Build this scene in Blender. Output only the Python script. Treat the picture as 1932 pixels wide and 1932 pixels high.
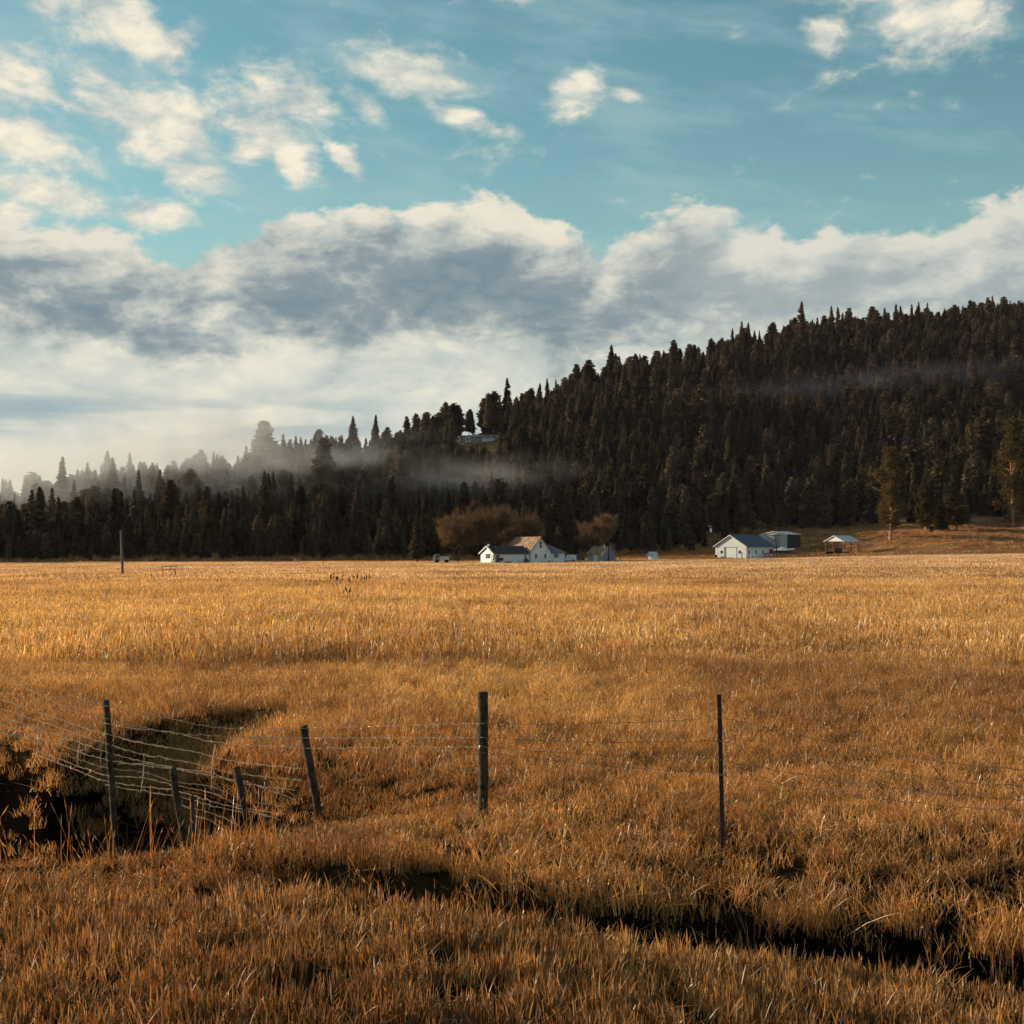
import bpy, math, random
import numpy as np
from mathutils import Vector, Matrix

for o in list(bpy.data.objects):
    bpy.data.objects.remove(o, do_unlink=True)
scene = bpy.context.scene
C = scene.collection
R = math.radians
FPX, CX, HOR, CAMZ = 2766.0, 966.0, 1036.0, 2.6     # focal length, centre, horizon in units of a 1932-unit-wide picture

# ------------------------------------------------------------------ camera
cam_d = bpy.data.cameras.new('camera')
cam = bpy.data.objects.new('camera', cam_d); C.objects.link(cam)
cam.location = (0, 0, CAMZ); cam.rotation_euler = (R(90), 0, 0)
cam_d.sensor_width = 36.0; cam_d.lens = 36.0 * FPX / 1932.0
cam_d.shift_y = (HOR - 966.0) / 1932.0
cam_d.clip_start = 0.1; cam_d.clip_end = 30000
scene.camera = cam

# ------------------------------------------------------------------ light and exposure
SUN_EL, SUN_BACK = 13.5, 23.0                        # elevation; degrees beyond straight left
sd = Vector((-math.cos(R(SUN_BACK)) * math.cos(R(SUN_EL)), math.sin(R(SUN_BACK)) * math.cos(R(SUN_EL)), math.sin(R(SUN_EL))))
sun_d = bpy.data.lights.new('sun', 'SUN'); sun_d.energy = 5.0; sun_d.angle = R(0.5); sun_d.color = (1.0, 0.82, 0.60)
sun = bpy.data.objects.new('sun', sun_d); C.objects.link(sun)
sun.rotation_euler = sd.to_track_quat('Z', 'Y').to_euler()
sun.location = (-60, 20, 40)
scene.view_settings.view_transform = 'Standard'; scene.view_settings.look = 'None'
scene.view_settings.exposure = 0.52; scene.view_settings.gamma = 1.0; scene.view_settings.use_curve_mapping = False
scene.render.engine = 'CYCLES'
scene.cycles.use_denoising = True; scene.cycles.use_adaptive_sampling = True; scene.cycles.adaptive_threshold = 0.02
scene.cycles.max_bounces = 4; scene.cycles.diffuse_bounces = 1; scene.cycles.transmission_bounces = 2
scene.cycles.volume_bounces = 0; scene.cycles.transparent_max_bounces = 8
scene.cycles.volume_step_rate = 4.0; scene.cycles.volume_max_steps = 64

# ------------------------------------------------------------------ node helpers
class NT:
    def __init__(s, tree): s.t = tree; s.n = tree.nodes; s.l = tree.links
    def node(s, typ, **kw):
        nd = s.n.new(typ)
        for k, v in kw.items(): setattr(nd, k, v)
        return nd
    def put(s, sock, v):
        if isinstance(v, bpy.types.NodeSocket): s.l.new(v, sock)
        elif v is not None:
            if isinstance(v, (tuple, list)) and len(v) == 3 and sock.type == 'RGBA': v = (*v, 1)
            sock.default_value = v
    def m(s, op, a, b=None, c=None, clamp=False):
        nd = s.n.new('ShaderNodeMath'); nd.operation = op; nd.use_clamp = clamp
        for i, v in enumerate((a, b, c)):
            if v is not None: s.put(nd.inputs[i], v)
        return nd.outputs[0]
    def add(s, a, b): return s.m('ADD', a, b)
    def sub(s, a, b): return s.m('SUBTRACT', a, b)
    def mul(s, a, b): return s.m('MULTIPLY', a, b)
    def smooth(s, v, a, b, lo=0.0, hi=1.0):
        nd = s.n.new('ShaderNodeMapRange'); nd.interpolation_type = 'SMOOTHSTEP'
        s.put(nd.inputs[0], v); s.put(nd.inputs[1], a); s.put(nd.inputs[2], b); s.put(nd.inputs[3], lo); s.put(nd.inputs[4], hi)
        return nd.outputs[0]
    def noise(s, vec, scale, detail=4, rough=0.55, w=None):
        nd = s.n.new('ShaderNodeTexNoise'); nd.noise_dimensions = '3D'
        s.put(nd.inputs['Vector'], vec); nd.inputs['Scale'].default_value = scale
        nd.inputs['Detail'].default_value = detail; nd.inputs['Roughness'].default_value = rough
        return nd.outputs[0]
    def mix(s, f, a, b, blend='MIX'):
        nd = s.n.new('ShaderNodeMix'); nd.data_type = 'RGBA'; nd.blend_type = blend
        s.put(nd.inputs[0], f); s.put(nd.inputs[6], a); s.put(nd.inputs[7], b)
        return nd.outputs[2]
    def ramp(s, f, stops, interp='LINEAR'):
        nd = s.n.new('ShaderNodeValToRGB'); nd.color_ramp.interpolation = interp
        el = nd.color_ramp.elements
        while len(el) > 1: el.remove(el[-1])
        el[0].position = stops[0][0]; el[0].color = (*stops[0][1], 1) if len(stops[0][1]) == 3 else stops[0][1]
        for p, c in stops[1:]:
            e = el.new(p); e.color = (*c, 1) if len(c) == 3 else c
        s.put(nd.inputs[0], f)
        return nd.outputs[0]
    def vec(s, op, a, b=None):
        nd = s.n.new('ShaderNodeVectorMath'); nd.operation = op
        s.put(nd.inputs[0], a)
        if b is not None: s.put(nd.inputs[1], b)
        return nd.outputs[0]
    def xyz(s, v):
        nd = s.n.new('ShaderNodeSeparateXYZ'); s.put(nd.inputs[0], v); return nd.outputs
    def comb(s, x, y, z):
        nd = s.n.new('ShaderNodeCombineXYZ'); s.put(nd.inputs[0], x); s.put(nd.inputs[1], y); s.put(nd.inputs[2], z); return nd.outputs[0]

def g3(v): return (v, v, v)

# ------------------------------------------------------------------ world: sky with clouds
world = bpy.data.worlds.new('World'); scene.world = world; world.use_nodes = True
W = NT(world.node_tree); W.n.clear()
SKYS = 0.078
sky = W.node('ShaderNodeTexSky'); sky.sky_type = 'NISHITA'; sky.sun_disc = False
sky.sun_elevation = R(SUN_EL); sky.sun_rotation = math.atan2(sd.x, sd.y)
sky.air_density = 1.0; sky.dust_density = 0.6; sky.ozone_density = 1.5
tc = W.node('ShaderNodeTexCoord')
dirv = tc.outputs['Generated']
dx, dy, dz = W.xyz(dirv)
az = W.m('ARCTAN2', dx, dy)                          # 0 straight ahead, + to the right
el = W.m('ARCSINE', dz)
# azimuth and elevation in units where the picture is 1932 wide (a plain linear rescale of the angles)
U = W.add(W.mul(az, FPX), CX); V = W.sub(HOR, W.mul(el, FPX * 1.02))
pv = W.vec('MULTIPLY', dirv, (1.0, 1.0, 1.9))
warp = W.node('ShaderNodeTexNoise'); W.put(warp.inputs['Vector'], pv); warp.inputs['Scale'].default_value = 9; warp.inputs['Detail'].default_value = 3
wv = W.vec('MULTIPLY', W.vec('SUBTRACT', warp.outputs['Color'], (0.5, 0.5, 0.5)), (0.045, 0.045, 0.045))
pw = W.vec('ADD', pv, wv)
n_big = W.noise(pw, 8, 3, 0.5)
n_mid = W.noise(pw, 17, 7, 0.58)
n_lit = W.noise(W.vec('ADD', pw, (-0.014, 0.004, 0.016)), 17, 7, 0.58)     # same field a little towards the sun
relief = W.sub(n_mid, n_lit)
n_fine = W.noise(pw, 48, 5, 0.62)
# clear sky: the sky texture, graded to the cool cyan of the air that day
base_sky = W.mix(1.0, sky.outputs[0], (0.90, 1.30, 1.08), 'MULTIPLY')
hazec = W.smooth(V, 150, 800)
base_sky = W.mix(W.mul(hazec, 0.55), base_sky, (3.7, 5.2, 5.0))
# high thin veil
vd = W.comb(W.mul(U, 0.0011), W.add(W.mul(V, 0.0042), W.mul(U, -0.0006)), 0.3)
veil = W.noise(vd, 2.6, 6, 0.6)
veil_a = W.mul(W.smooth(veil, 0.42, 0.72), 0.42)
col = W.mix(veil_a, base_sky, (3.9, 5.2, 5.2))
# scattered cumulus
puffs = [(225, 75, 150, 46, 28), (120, 40, 60, 50, 10), (20, 20, 70, 35, 0), (345, 120, 55, 30, -20), (40, 205, 130, 62, 15), (60, 300, 150, 52, 5), (270, 255, 165, 62, 10),
         (500, 265, 75, 70, 55), (570, 205, 90, 48, 15), (680, 205, 55, 22, 35), (545, 310, 60, 32, 40), (655, 312, 46, 16, 45), (780, 160, 105, 36, 12), (870, 228, 70, 20, 15),
         (1085, 182, 50, 36, -10), (1180, 190, 30, 11, 10), (1700, 10, 200, 60, 8), (1755, 70, 115, 62, 0), (1550, 110, 40, 30, 40), (385, 345, 70, 36, 15), (100, 398, 120, 34, 8), (295, 420, 60, 25, 5),
         (960, 5, 50, 16, 0), (290, 300, 90, 30, 5), (35, 430, 90, 26, 0)]
dens = None
for (cx, cy, rx, ry, ang) in puffs:
    a = R(ang); ca, sa = math.cos(a), math.sin(a)
    ex, ey = W.sub(U, cx), W.sub(V, cy)
    p = W.add(W.mul(ex, ca / rx), W.mul(ey, sa / rx)); q = W.add(W.mul(ex, -sa / ry), W.mul(ey, ca / ry))
    d2 = W.add(W.mul(p, p), W.mul(q, q))
    g = W.m('POWER', 2.718, W.mul(d2, -0.8))
    dens = g if dens is None else W.m('MAXIMUM', dens, g)
else_ = W.mul(W.smooth(W.m('ABSOLUTE', az), 0.36, 0.5), W.mul(W.smooth(n_big, 0.45, 0.68), 0.8))
dens = W.m('MAXIMUM', W.mul(dens, 1.42), else_)
cd = W.add(dens, W.add(W.mul(W.sub(n_mid, 0.5), 2.3), W.mul(W.sub(n_fine, 0.5), 1.5)))
ca_ = W.mul(W.smooth(cd, 0.18, 1.25), 0.97)
cshade = W.m('ADD', 0.5, W.add(W.mul(relief, 2.6), W.add(W.mul(W.sub(n_fine, 0.5), 0.9), W.mul(W.sub(cd, 0.9), 0.22))), clamp=True)
ccol = W.ramp(cshade, [(0, (3.8, 4.6, 4.6)), (0.5, (6.2, 6.2, 5.5)), (1, (8.6, 7.8, 6.2))])
col = W.mix(ca_, col, ccol)
# the long cloud bank: upper outline over azimuth, billowed by noise
top_pts = [(-700, 455), (0, 440), (150, 440), (250, 455), (330, 488), (400, 470), (470, 445), (550, 405), (620, 415), (700, 405), (760, 395), (850, 372), (960, 380), (1040, 420), (1090, 448), (1130, 474),
           (1160, 452), (1220, 425), (1310, 388), (1360, 402), (1420, 436), (1460, 446), (1510, 475), (1560, 462), (1680, 452), (1790, 445), (1850, 425), (1910, 408), (2000, 400), (2700, 450)]
fc = W.node('ShaderNodeFloatCurve'); cm = fc.mapping; cv = cm.curves[0]
U0, U1 = -700.0, 2700.0
while len(cv.points) > 2: cv.points.remove(cv.points[1])
cv.points[0].location = (0, top_pts[0][1] / 1000); cv.points[1].location = (1, top_pts[-1][1] / 1000)
for (x, y) in top_pts[1:-1]: cv.points.new((x - U0) / (U1 - U0), y / 1000)
cm.update()
W.put(fc.inputs['Value'], W.m('DIVIDE', W.sub(U, U0), U1 - U0, clamp=True))
topV = W.mul(fc.outputs[0], 1000.0)
topV = W.add(topV, W.mul(W.smooth(W.m('ABSOLUTE', az), 0.36, 0.6), W.mul(W.sub(n_big, 0.5), 300)))
tt = W.sub(V, topV)                                   # below the outline: positive
tn = W.add(tt, W.add(W.mul(W.sub(n_mid, 0.5), 190), W.mul(W.sub(n_fine, 0.5), 85)))
bank_a = W.smooth(tn, -10, 24)
tcol = W.add(tt, W.add(W.mul(relief, -400), W.add(W.mul(W.sub(n_big, 0.5), 240), W.add(W.mul(W.sub(n_mid, 0.5), 130), W.mul(W.sub(n_fine, 0.5), 60)))))
bcol = W.ramp(W.m('DIVIDE', W.add(tcol, 60), 420, clamp=True),
              [(0.0, (7.6, 7.1, 5.8)), (0.20, (7.0, 6.6, 5.6)), (0.33, (4.5, 4.8, 4.5)), (0.45, (2.4, 3.0, 3.25)), (0.60, (1.75, 2.45, 2.85)), (0.74, (2.5, 3.15, 3.35)), (0.88, (4.4, 4.8, 4.5)), (1.0, (5.4, 5.6, 5.1))])
bcol = W.mix(W.mul(W.smooth(U, 1120, 1420), 0.38), bcol, (5.2, 5.5, 5.2))
col = W.mix(bank_a, col, bcol)
# pale low stratus under the bank, billowed upper edge
lowV = W.add(640, W.add(W.mul(W.sub(n_mid, 0.5), -330), W.mul(W.sub(n_fine, 0.5), -150)))
low_a = W.mul(W.smooth(W.sub(V, lowV), -70, 60), 0.93)
ls = W.m('ADD', 0.5, W.add(W.mul(relief, 2.2), W.add(W.mul(W.sub(n_big, 0.5), 1.0), W.mul(W.sub(n_fine, 0.5), 0.5))), clamp=True)
lcol = W.mix(ls, (4.2, 4.9, 4.8), (7.8, 7.4, 6.1))
col = W.mix(low_a, col, lcol)
# thin darker streaks above the horizon, then the bright horizon air
sv = W.comb(W.mul(U, 0.0010), W.mul(V, 0.0095), 1.7)
streak = W.noise(sv, 2.2, 6, 0.55)
band = W.mul(W.smooth(V, 735, 775), W.smooth(V, 850, 810))
side = W.smooth(U, 1000, 450)
str_a = W.mul(W.mul(W.smooth(streak, 0.40, 0.60), band), W.mul(side, 0.85))
col = W.mix(str_a, col, (2.9, 3.9, 4.3))
hz = W.smooth(V, 790, 960)
col = W.mix(W.mul(hz, 0.75), col, (7.4, 6.6, 5.2))
bg = W.node('ShaderNodeBackground'); W.put(bg.inputs[0], col); bg.inputs[1].default_value = SKYS
world.cycles.sampling_method = 'MANUAL'; world.cycles.sample_map_resolution = 256
out = W.node('ShaderNodeOutputWorld'); W.l.new(bg.outputs[0], out.inputs[0])

# ------------------------------------------------------------------ object helpers
def tag(o, label=None, cat=None, group=None, kind=None):
    if label: o['label'] = label
    if cat: o['category'] = cat
    if group: o['group'] = group
    if kind: o['kind'] = kind
    return o
def empty(name, loc=(0, 0, 0), rz=0.0, parent=None):
    o = bpy.data.objects.new(name, None); C.objects.link(o)
    o.location = loc; o.rotation_euler = (0, 0, rz); o.empty_display_size = 0.3
    if parent: o.parent = parent
    return o
class MB:
    def __init__(s): s.v = []; s.f = []; s.mi = []
    def quad(s, a, b, c, d, mi=0):
        n = len(s.v); s.v += [tuple(a), tuple(b), tuple(c), tuple(d)]; s.f.append((n, n + 1, n + 2, n + 3)); s.mi.append(mi); return s
    def poly(s, pts, mi=0):
        n = len(s.v); s.v += [tuple(p) for p in pts]; s.f.append(tuple(range(n, n + len(pts)))); s.mi.append(mi); return s
    def box(s, x0, x1, y0, y1, z0, z1, M=None, mi=0):
        p = [Vector((x, y, z)) for z in (z0, z1) for (x, y) in ((x0, y0), (x1, y0), (x1, y1), (x0, y1))]
        if M is not None: p = [M @ q for q in p]
        n = len(s.v); s.v += [tuple(q) for q in p]
        for f in ((3, 2, 1, 0), (4, 5, 6, 7), (0, 1, 5, 4), (1, 2, 6, 5), (2, 3, 7, 6), (3, 0, 4, 7)):
            s.f.append(tuple(n + i for i in f)); s.mi.append(mi)
        return s
    def prism(s, prof, axis, a, b, mi=0):
        """profile points (p,q) extruded from a to b along axis 'x' (p=y,q=z) or 'y' (p=x,q=z)"""
        mk = (lambda t, p: (t, p[0], p[1])) if axis == 'x' else (lambda t, p: (p[0], t, p[1]))
        n = len(s.v); k = len(prof)
        s.v += [mk(a, p) for p in prof] + [mk(b, p) for p in prof]
        s.f.append(tuple(n + i for i in range(k))); s.f.append(tuple(n + k + i for i in reversed(range(k)))); s.mi += [mi, mi]
        for i in range(k):
            j = (i + 1) % k; s.f.append((n + i, n + k + i, n + k + j, n + j)); s.mi.append(mi)
        return s
    def tube(s, pts, radii, sides=6, cap=True, mi=0):
        pts = [Vector(p) for p in pts]
        if not hasattr(radii, '__len__'): radii = [radii] * len(pts)
        base = len(s.v); up = Vector((0.13, 0.31, 0.94)).normalized()
        for i, p in enumerate(pts):
            d = (pts[min(i + 1, len(pts) - 1)] - pts[max(i - 1, 0)])
            d = d.normalized() if d.length > 1e-9 else Vector((0, 0, 1))
            a = d.cross(up)
            if a.length < 1e-3: a = d.cross(Vector((1, 0, 0)))
            a.normalize(); b = d.cross(a)
            for k in range(sides):
                t = 2 * math.pi * k / sides
                s.v.append(tuple(p + (a * math.cos(t) + b * math.sin(t)) * radii[i]))
        for i in range(len(pts) - 1):
            for k in range(sides):
                k2 = (k + 1) % sides
                s.f.append((base + i * sides + k, base + i * sides + k2, base + (i + 1) * sides + k2, base + (i + 1) * sides + k)); s.mi.append(mi)
        if cap:
            s.f.append(tuple(base + k for k in reversed(range(sides)))); s.mi.append(mi)
            e = base + (len(pts) - 1) * sides; s.f.append(tuple(e + k for k in range(sides))); s.mi.append(mi)
        return s
    def mesh(s, name, mats, smooth=False):
        me = bpy.data.meshes.new(name); me.from_pydata(s.v, [], s.f)
        for m in (mats if isinstance(mats, (list, tuple)) else [mats]): me.materials.append(m)
        me.polygons.foreach_set('material_index', s.mi)
        if smooth: me.polygons.foreach_set('use_smooth', [True] * len(s.f))
        me.update(); return me
    def build(s, name, mats, parent=None, smooth=False, loc=None):
        o = bpy.data.objects.new(name, s.mesh(name, mats, smooth)); C.objects.link(o)
        if parent: o.parent = parent
        if loc is not None: o.location = loc
        return o
def np_mesh(name, V_, quads, mats, mi=None, smooth=False, tris=None):
    me = bpy.data.meshes.new(name)
    V_ = np.asarray(V_, dtype=np.float32); nv = len(V_)
    quads = np.zeros((0, 4), int) if quads is None else np.asarray(quads)
    tris = np.zeros((0, 3), int) if tris is None else np.asarray(tris)
    loops = np.concatenate([quads.ravel(), tris.ravel()]).astype(np.int32)
    starts = np.concatenate([np.arange(len(quads)) * 4, len(quads) * 4 + np.arange(len(tris)) * 3]).astype(np.int32)
    me.vertices.add(nv); me.vertices.foreach_set('co', V_.ravel())
    me.loops.add(len(loops)); me.loops.foreach_set('vertex_index', loops)
    me.polygons.add(len(starts)); me.polygons.foreach_set('loop_start', starts)
    if mi is not None: me.polygons.foreach_set('material_index', np.asarray(mi, dtype=np.int32))
    if smooth: me.polygons.foreach_set('use_smooth', np.ones(len(starts), dtype=bool))
    for m in (mats if isinstance(mats, (list, tuple)) else [mats]): me.materials.append(m)
    me.update(calc_edges=True); me.validate(); return me
def link(name, me, parent=None):
    o = bpy.data.objects.new(name, me); C.objects.link(o)
    if parent: o.parent = parent
    return o

# ------------------------------------------------------------------ materials
def mat_new(name):
    m = bpy.data.materials.new(name); m.use_nodes = True; n = NT(m.node_tree); n.n.clear()
    o = n.node('ShaderNodeOutputMaterial'); return m, n, o
def mat_plain(name, col, rough=0.8, var=0.25, scale=3.0, metal=0.0, bump=0.0, stripe=None, col2=None, stain=0.0, spec=0.3):
    m, n, o = mat_new(name)
    tcn = n.node('ShaderNodeTexCoord'); obv = tcn.outputs['Object']
    f = n.noise(obv, scale, 5, 0.6)
    dark = tuple(c * (1 - var) for c in col); lite = tuple(min(1, c * (1 + var)) for c in col)
    c = n.mix(n.smooth(f, 0.3, 0.7), dark, col2 if col2 else lite)
    if stain > 0:
        st = n.noise(n.vec('MULTIPLY', obv, (1.0, 1.0, 0.25)), 1.6, 5, 0.65)
        c = n.mix(n.mul(n.smooth(st, 0.5, 0.75), stain), c, tuple(x * 0.45 for x in col))
    b = n.node('ShaderNodeBsdfPrincipled')
    n.put(b.inputs['Base Color'], c); b.inputs['Roughness'].default_value = rough; b.inputs['Metallic'].default_value = metal
    b.inputs['Specular IOR Level'].default_value = spec
    h = f
    if stripe:
        ax, per = stripe
        co = n.xyz(obv)['XYZ'.index(ax)]
        h = n.m('PINGPONG', co, per); h = n.m('DIVIDE', h, per)
    if bump:
        bp = n.node('ShaderNodeBump'); bp.inputs['Strength'].default_value = bump; bp.inputs['Distance'].default_value = 0.03
        n.put(bp.inputs['Height'], h); n.l.new(bp.outputs[0], b.inputs['Normal'])
    n.l.new(b.outputs[0], o.inputs[0]); return m
def mat_grass(name, cols, trans=0.4, yramp=None, gloss=0.02, posvar=0.8):
    m, n, o = mat_new(name)
    geo = n.node('ShaderNodeNewGeometry'); oi = n.node('ShaderNodeObjectInfo')
    rnd = geo.outputs['Random Per Island']
    k = len(cols)
    c = n.ramp(rnd, [(i / (k - 1), cc) for i, cc in enumerate(cols)])
    pos = geo.outputs['Position']
    px, py, pz = n.xyz(pos)
    # drifts of paler and browner grass over the field
    pn = n.add(n.mul(n.noise(n.comb(n.mul(px, 0.16), n.mul(py, 0.11), 0.0), 0.6, 5, 0.62), 0.6), n.mul(n.noise(n.comb(n.mul(px, 0.016), n.mul(py, 0.022), 3.0), 1.0, 5, 0.6), 0.4))
    pf = n.noise(n.comb(px, n.mul(py, 0.6), 0.0), 0.9, 4, 0.6)
    pn = n.add(n.mul(n.sub(pn, 0.5), 1.7), 0.5)
    tint = n.ramp(pn, [(0.30, (0.40, 0.30, 0.25)), (0.44, (0.80, 0.72, 0.66)), (0.53, (1.08, 1.06, 1.0)), (0.64, (1.30, 1.34, 1.34))])
    tint2 = n.ramp(pf, [(0.32, (0.62, 0.55, 0.48)), (0.5, (1, 1, 1)), (0.7, (1.15, 1.15, 1.1))])
    c = n.mix(posvar, c, n.mix(1.0, c, tint, 'MULTIPLY'))
    c = n.mix(posvar, c, n.mix(1.0, c, tint2, 'MULTIPLY'))
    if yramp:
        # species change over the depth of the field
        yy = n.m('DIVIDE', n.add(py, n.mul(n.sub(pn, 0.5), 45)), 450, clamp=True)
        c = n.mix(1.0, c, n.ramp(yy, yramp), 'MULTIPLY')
    c = n.mix(1.0, c, n.ramp(oi.outputs['Random'], [(0, g3(0.78)), (1, g3(1.2))]), 'MULTIPLY')
    d = n.node('ShaderNodeBsdfDiffuse'); n.put(d.inputs[0], c)
    t = n.node('ShaderNodeBsdfTranslucent'); n.put(t.inputs[0], n.mix(1.0, c, (1.1, 0.92, 0.7), 'MULTIPLY'))
    ms = n.node('ShaderNodeMixShader'); ms.inputs[0].default_value = trans
    n.l.new(d.outputs[0], ms.inputs[1]); n.l.new(t.outputs[0], ms.inputs[2])
    gl = n.node('ShaderNodeBsdfGlossy'); gl.inputs['Roughness'].default_value = 0.45; gl.inputs[0].default_value = (0.9, 0.85, 0.75, 1)
    m2 = n.node('ShaderNodeMixShader'); m2.inputs[0].default_value = gloss
    n.l.new(ms.outputs[0], m2.inputs[1]); n.l.new(gl.outputs[0], m2.inputs[2])
    n.l.new(m2.outputs[0], o.inputs[0]); return m
def mat_needles(name, a, b, c_):
    m, n, o = mat_new(name)
    geo = n.node('ShaderNodeNewGeometry'); oi = n.node('ShaderNodeObjectInfo')
    c = n.mix(geo.outputs['Random Per Island'], a, b)
    c = n.mix(n.smooth(oi.outputs['Random'], 0.5, 1.0, 0, 0.85), c, c_)
    c = n.mix(1.0, c, n.ramp(n.m('FRACT', n.mul(oi.outputs['Random'], 7.31)), [(0, g3(0.42)), (1, g3(1.3))]), 'MULTIPLY')
    d = n.node('ShaderNodeBsdfDiffuse'); n.put(d.inputs[0], c)
    t = n.node('ShaderNodeBsdfTranslucent'); n.put(t.inputs[0], c)
    ms = n.node('ShaderNodeMixShader'); ms.inputs[0].default_value = 0.2
    n.l.new(d.outputs[0], ms.inputs[1]); n.l.new(t.outputs[0], ms.inputs[2]); n.l.new(ms.outputs[0], o.inputs[0]); return m

M = {}
M['white'] = mat_plain('white_paint', (0.78, 0.77, 0.74), 0.7, 0.06, 1.2, stripe=('Z', 0.11), bump=0.5, stain=0.18)
M['white_smooth'] = mat_plain('white_smooth_paint', (0.80, 0.79, 0.76), 0.6, 0.05, 2.0, stain=0.1)
M['trim_red'] = mat_plain('dull_red_trim', (0.16, 0.07, 0.06), 0.8, 0.2, 4)
M['roof_brown'] = mat_plain('weathered_brown_shingles', (0.20, 0.125, 0.075), 0.95, 0.5, 1.1, stripe=('Y', 0.14), bump=0.4, col2=(0.36, 0.245, 0.155))
M['roof_dark_and_shade'] = mat_plain('dark_slate_shingles_and_shade', (0.045, 0.038, 0.044), 0.9, 0.3, 1.5, stripe=('Y', 0.14), bump=0.4)
M['roof_grey'] = mat_plain('blue_grey_shingles', (0.13, 0.14, 0.18), 0.9, 0.2, 1.5)
M['roof_metal'] = mat_plain('pale_ribbed_metal', (0.55, 0.56, 0.58), 0.45, 0.08, 1.0, metal=0.3, stripe=('X', 0.12), bump=0.4)
M['roof_bluemetal'] = mat_plain('dark_blue_metal_roof', (0.045, 0.055, 0.09), 0.55, 0.15, 1.0, stripe=('Y', 0.2), bump=0.4)
M['wall_metal'] = mat_plain('galvanised_ribbed_wall', (0.42, 0.42, 0.43), 0.55, 0.12, 0.8, metal=0.2, stripe=('X', 0.15), bump=0.5, stain=0.3)
M['glass'] = mat_plain('dark_window_glass', (0.012, 0.013, 0.018), 0.12, 0.2, 1, spec=0.6)
M['curtain'] = mat_plain('reddish_curtain', (0.22, 0.10, 0.08), 0.9, 0.2, 4)
M['greywood'] = mat_plain('weathered_grey_boards', (0.30, 0.29, 0.29), 0.9, 0.3, 2, stripe=('X', 0.14), bump=0.5, stain=0.4)
M['bluewall_and_shade'] = mat_plain('faded_blue_grey_boards_and_shade', (0.22, 0.23, 0.30), 0.9, 0.25, 2, stripe=('Z', 0.14), bump=0.5, stain=0.4)
M['cream_door'] = mat_plain('cream_door', (0.75, 0.66, 0.45), 0.7, 0.08, 2)
M['post_wood'] = mat_plain('weathered_post_wood', (0.030, 0.020, 0.012), 0.95, 0.5, 14, bump=0.6, col2=(0.085, 0.058, 0.034))
M['pole_wood'] = mat_plain('pole_wood', (0.16, 0.11, 0.075), 0.9, 0.3, 6)
M['steel_dark'] = mat_plain('rusty_steel', (0.05, 0.035, 0.03), 0.7, 0.4, 20, metal=0.3)
M['wire'] = mat_grass('frosted_wire', [(0.95, 0.90, 0.80), (0.55, 0.50, 0.44), (0.95, 0.92, 0.85)], trans=0.5, gloss=0.12, posvar=0.0)
M['wire_dull'] = mat_plain('dull_wire', (0.25, 0.21, 0.17), 0.35, 0.2, 22, spec=0.8, col2=(0.6, 0.54, 0.46))
M['wire_rust'] = mat_plain('rusty_wire', (0.16, 0.10, 0.07), 0.55, 0.3, 30, metal=0.4)
M['bark'] = mat_plain('grey_brown_bark', (0.085, 0.06, 0.045), 0.95, 0.4, 3)
M['bark_orange'] = mat_plain('orange_pine_bark', (0.36, 0.19, 0.10), 0.95, 0.35, 0.9)
M['twig'] = mat_grass('brown_twigs', [(0.19, 0.115, 0.062), (0.25, 0.155, 0.085), (0.13, 0.08, 0.047)], trans=0.2, gloss=0.0, posvar=0.0)
M['needles'] = mat_needles('dark_needles', (0.098, 0.074, 0.044), (0.165, 0.120, 0.068), (0.160, 0.102, 0.060))
M['needles_warm'] = mat_needles('olive_needles', (0.075, 0.055, 0.020), (0.135, 0.092, 0.032), (0.10, 0.066, 0.025))
M['black'] = mat_plain('black_rubber', (0.015, 0.014, 0.014), 0.8, 0.2, 8)
M['carwhite'] = mat_plain('white_car_paint', (0.80, 0.80, 0.78), 0.3, 0.03, 2, spec=0.5)
M['cardark'] = mat_plain('dark_car_paint', (0.02, 0.02, 0.025), 0.3, 0.1, 2, spec=0.5)
M['red_iron'] = mat_plain('faded_red_iron', (0.16, 0.05, 0.05), 0.7, 0.3, 5)
M['blue_hull'] = mat_plain('blue_hull', (0.12, 0.16, 0.30), 0.4, 0.1, 2)
M['weed'] = mat_grass('dark_weed', [(0.10, 0.05, 0.02), (0.16, 0.08, 0.03), (0.08, 0.04, 0.018)], trans=0.2, gloss=0.0, posvar=0.0)

# ------------------------------------------------------------------ terrain
def pt(px, py, Y):
    return Vector(((px - CX) / FPX * Y, Y, CAMZ + (HOR - py) / FPX * Y))
def ux(px): return (np.asarray(px, float) - CX) / FPX
FLD = ([-700, 0, 400, 760, 1000, 1230, 1400, 1600, 1932, 2700], [1068, 1065.5, 1062.5, 1061, 1061, 1057.5, 1055, 1050, 1045, 1041])
COL = np.array([-700, 0, 200, 450, 560, 700, 800, 930, 1100, 1300, 1400, 1500, 1640, 1700, 1800, 1932, 2700], float)
Y1C = np.array([400, 400, 400, 400, 400, 405, 410, 415, 425, 450, 475, 490, 480, 465, 460, 462, 470], float)
YP1 = np.array([1059, 1059, 1058, 1057, 1057, 1056, 1056, 1055, 1050, 1042, 1022, 1008, 1003, 1002, 1000, 996, 985], float)
YRC = np.array([520, 545, 555, 575, 595, 625, 655, 695, 755, 825, 850, 875, 890, 900, 910, 925, 960], float)
YPR = np.array([1042, 1000, 965, 930, 885, 862, 845, 818, 748, 690, 668, 655, 640, 632, 622, 612, 600], float)
def smooth01(t): t = np.clip(t, 0, 1); return t * t * (3 - 2 * t)
_rs = np.random.RandomState(5)
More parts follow.
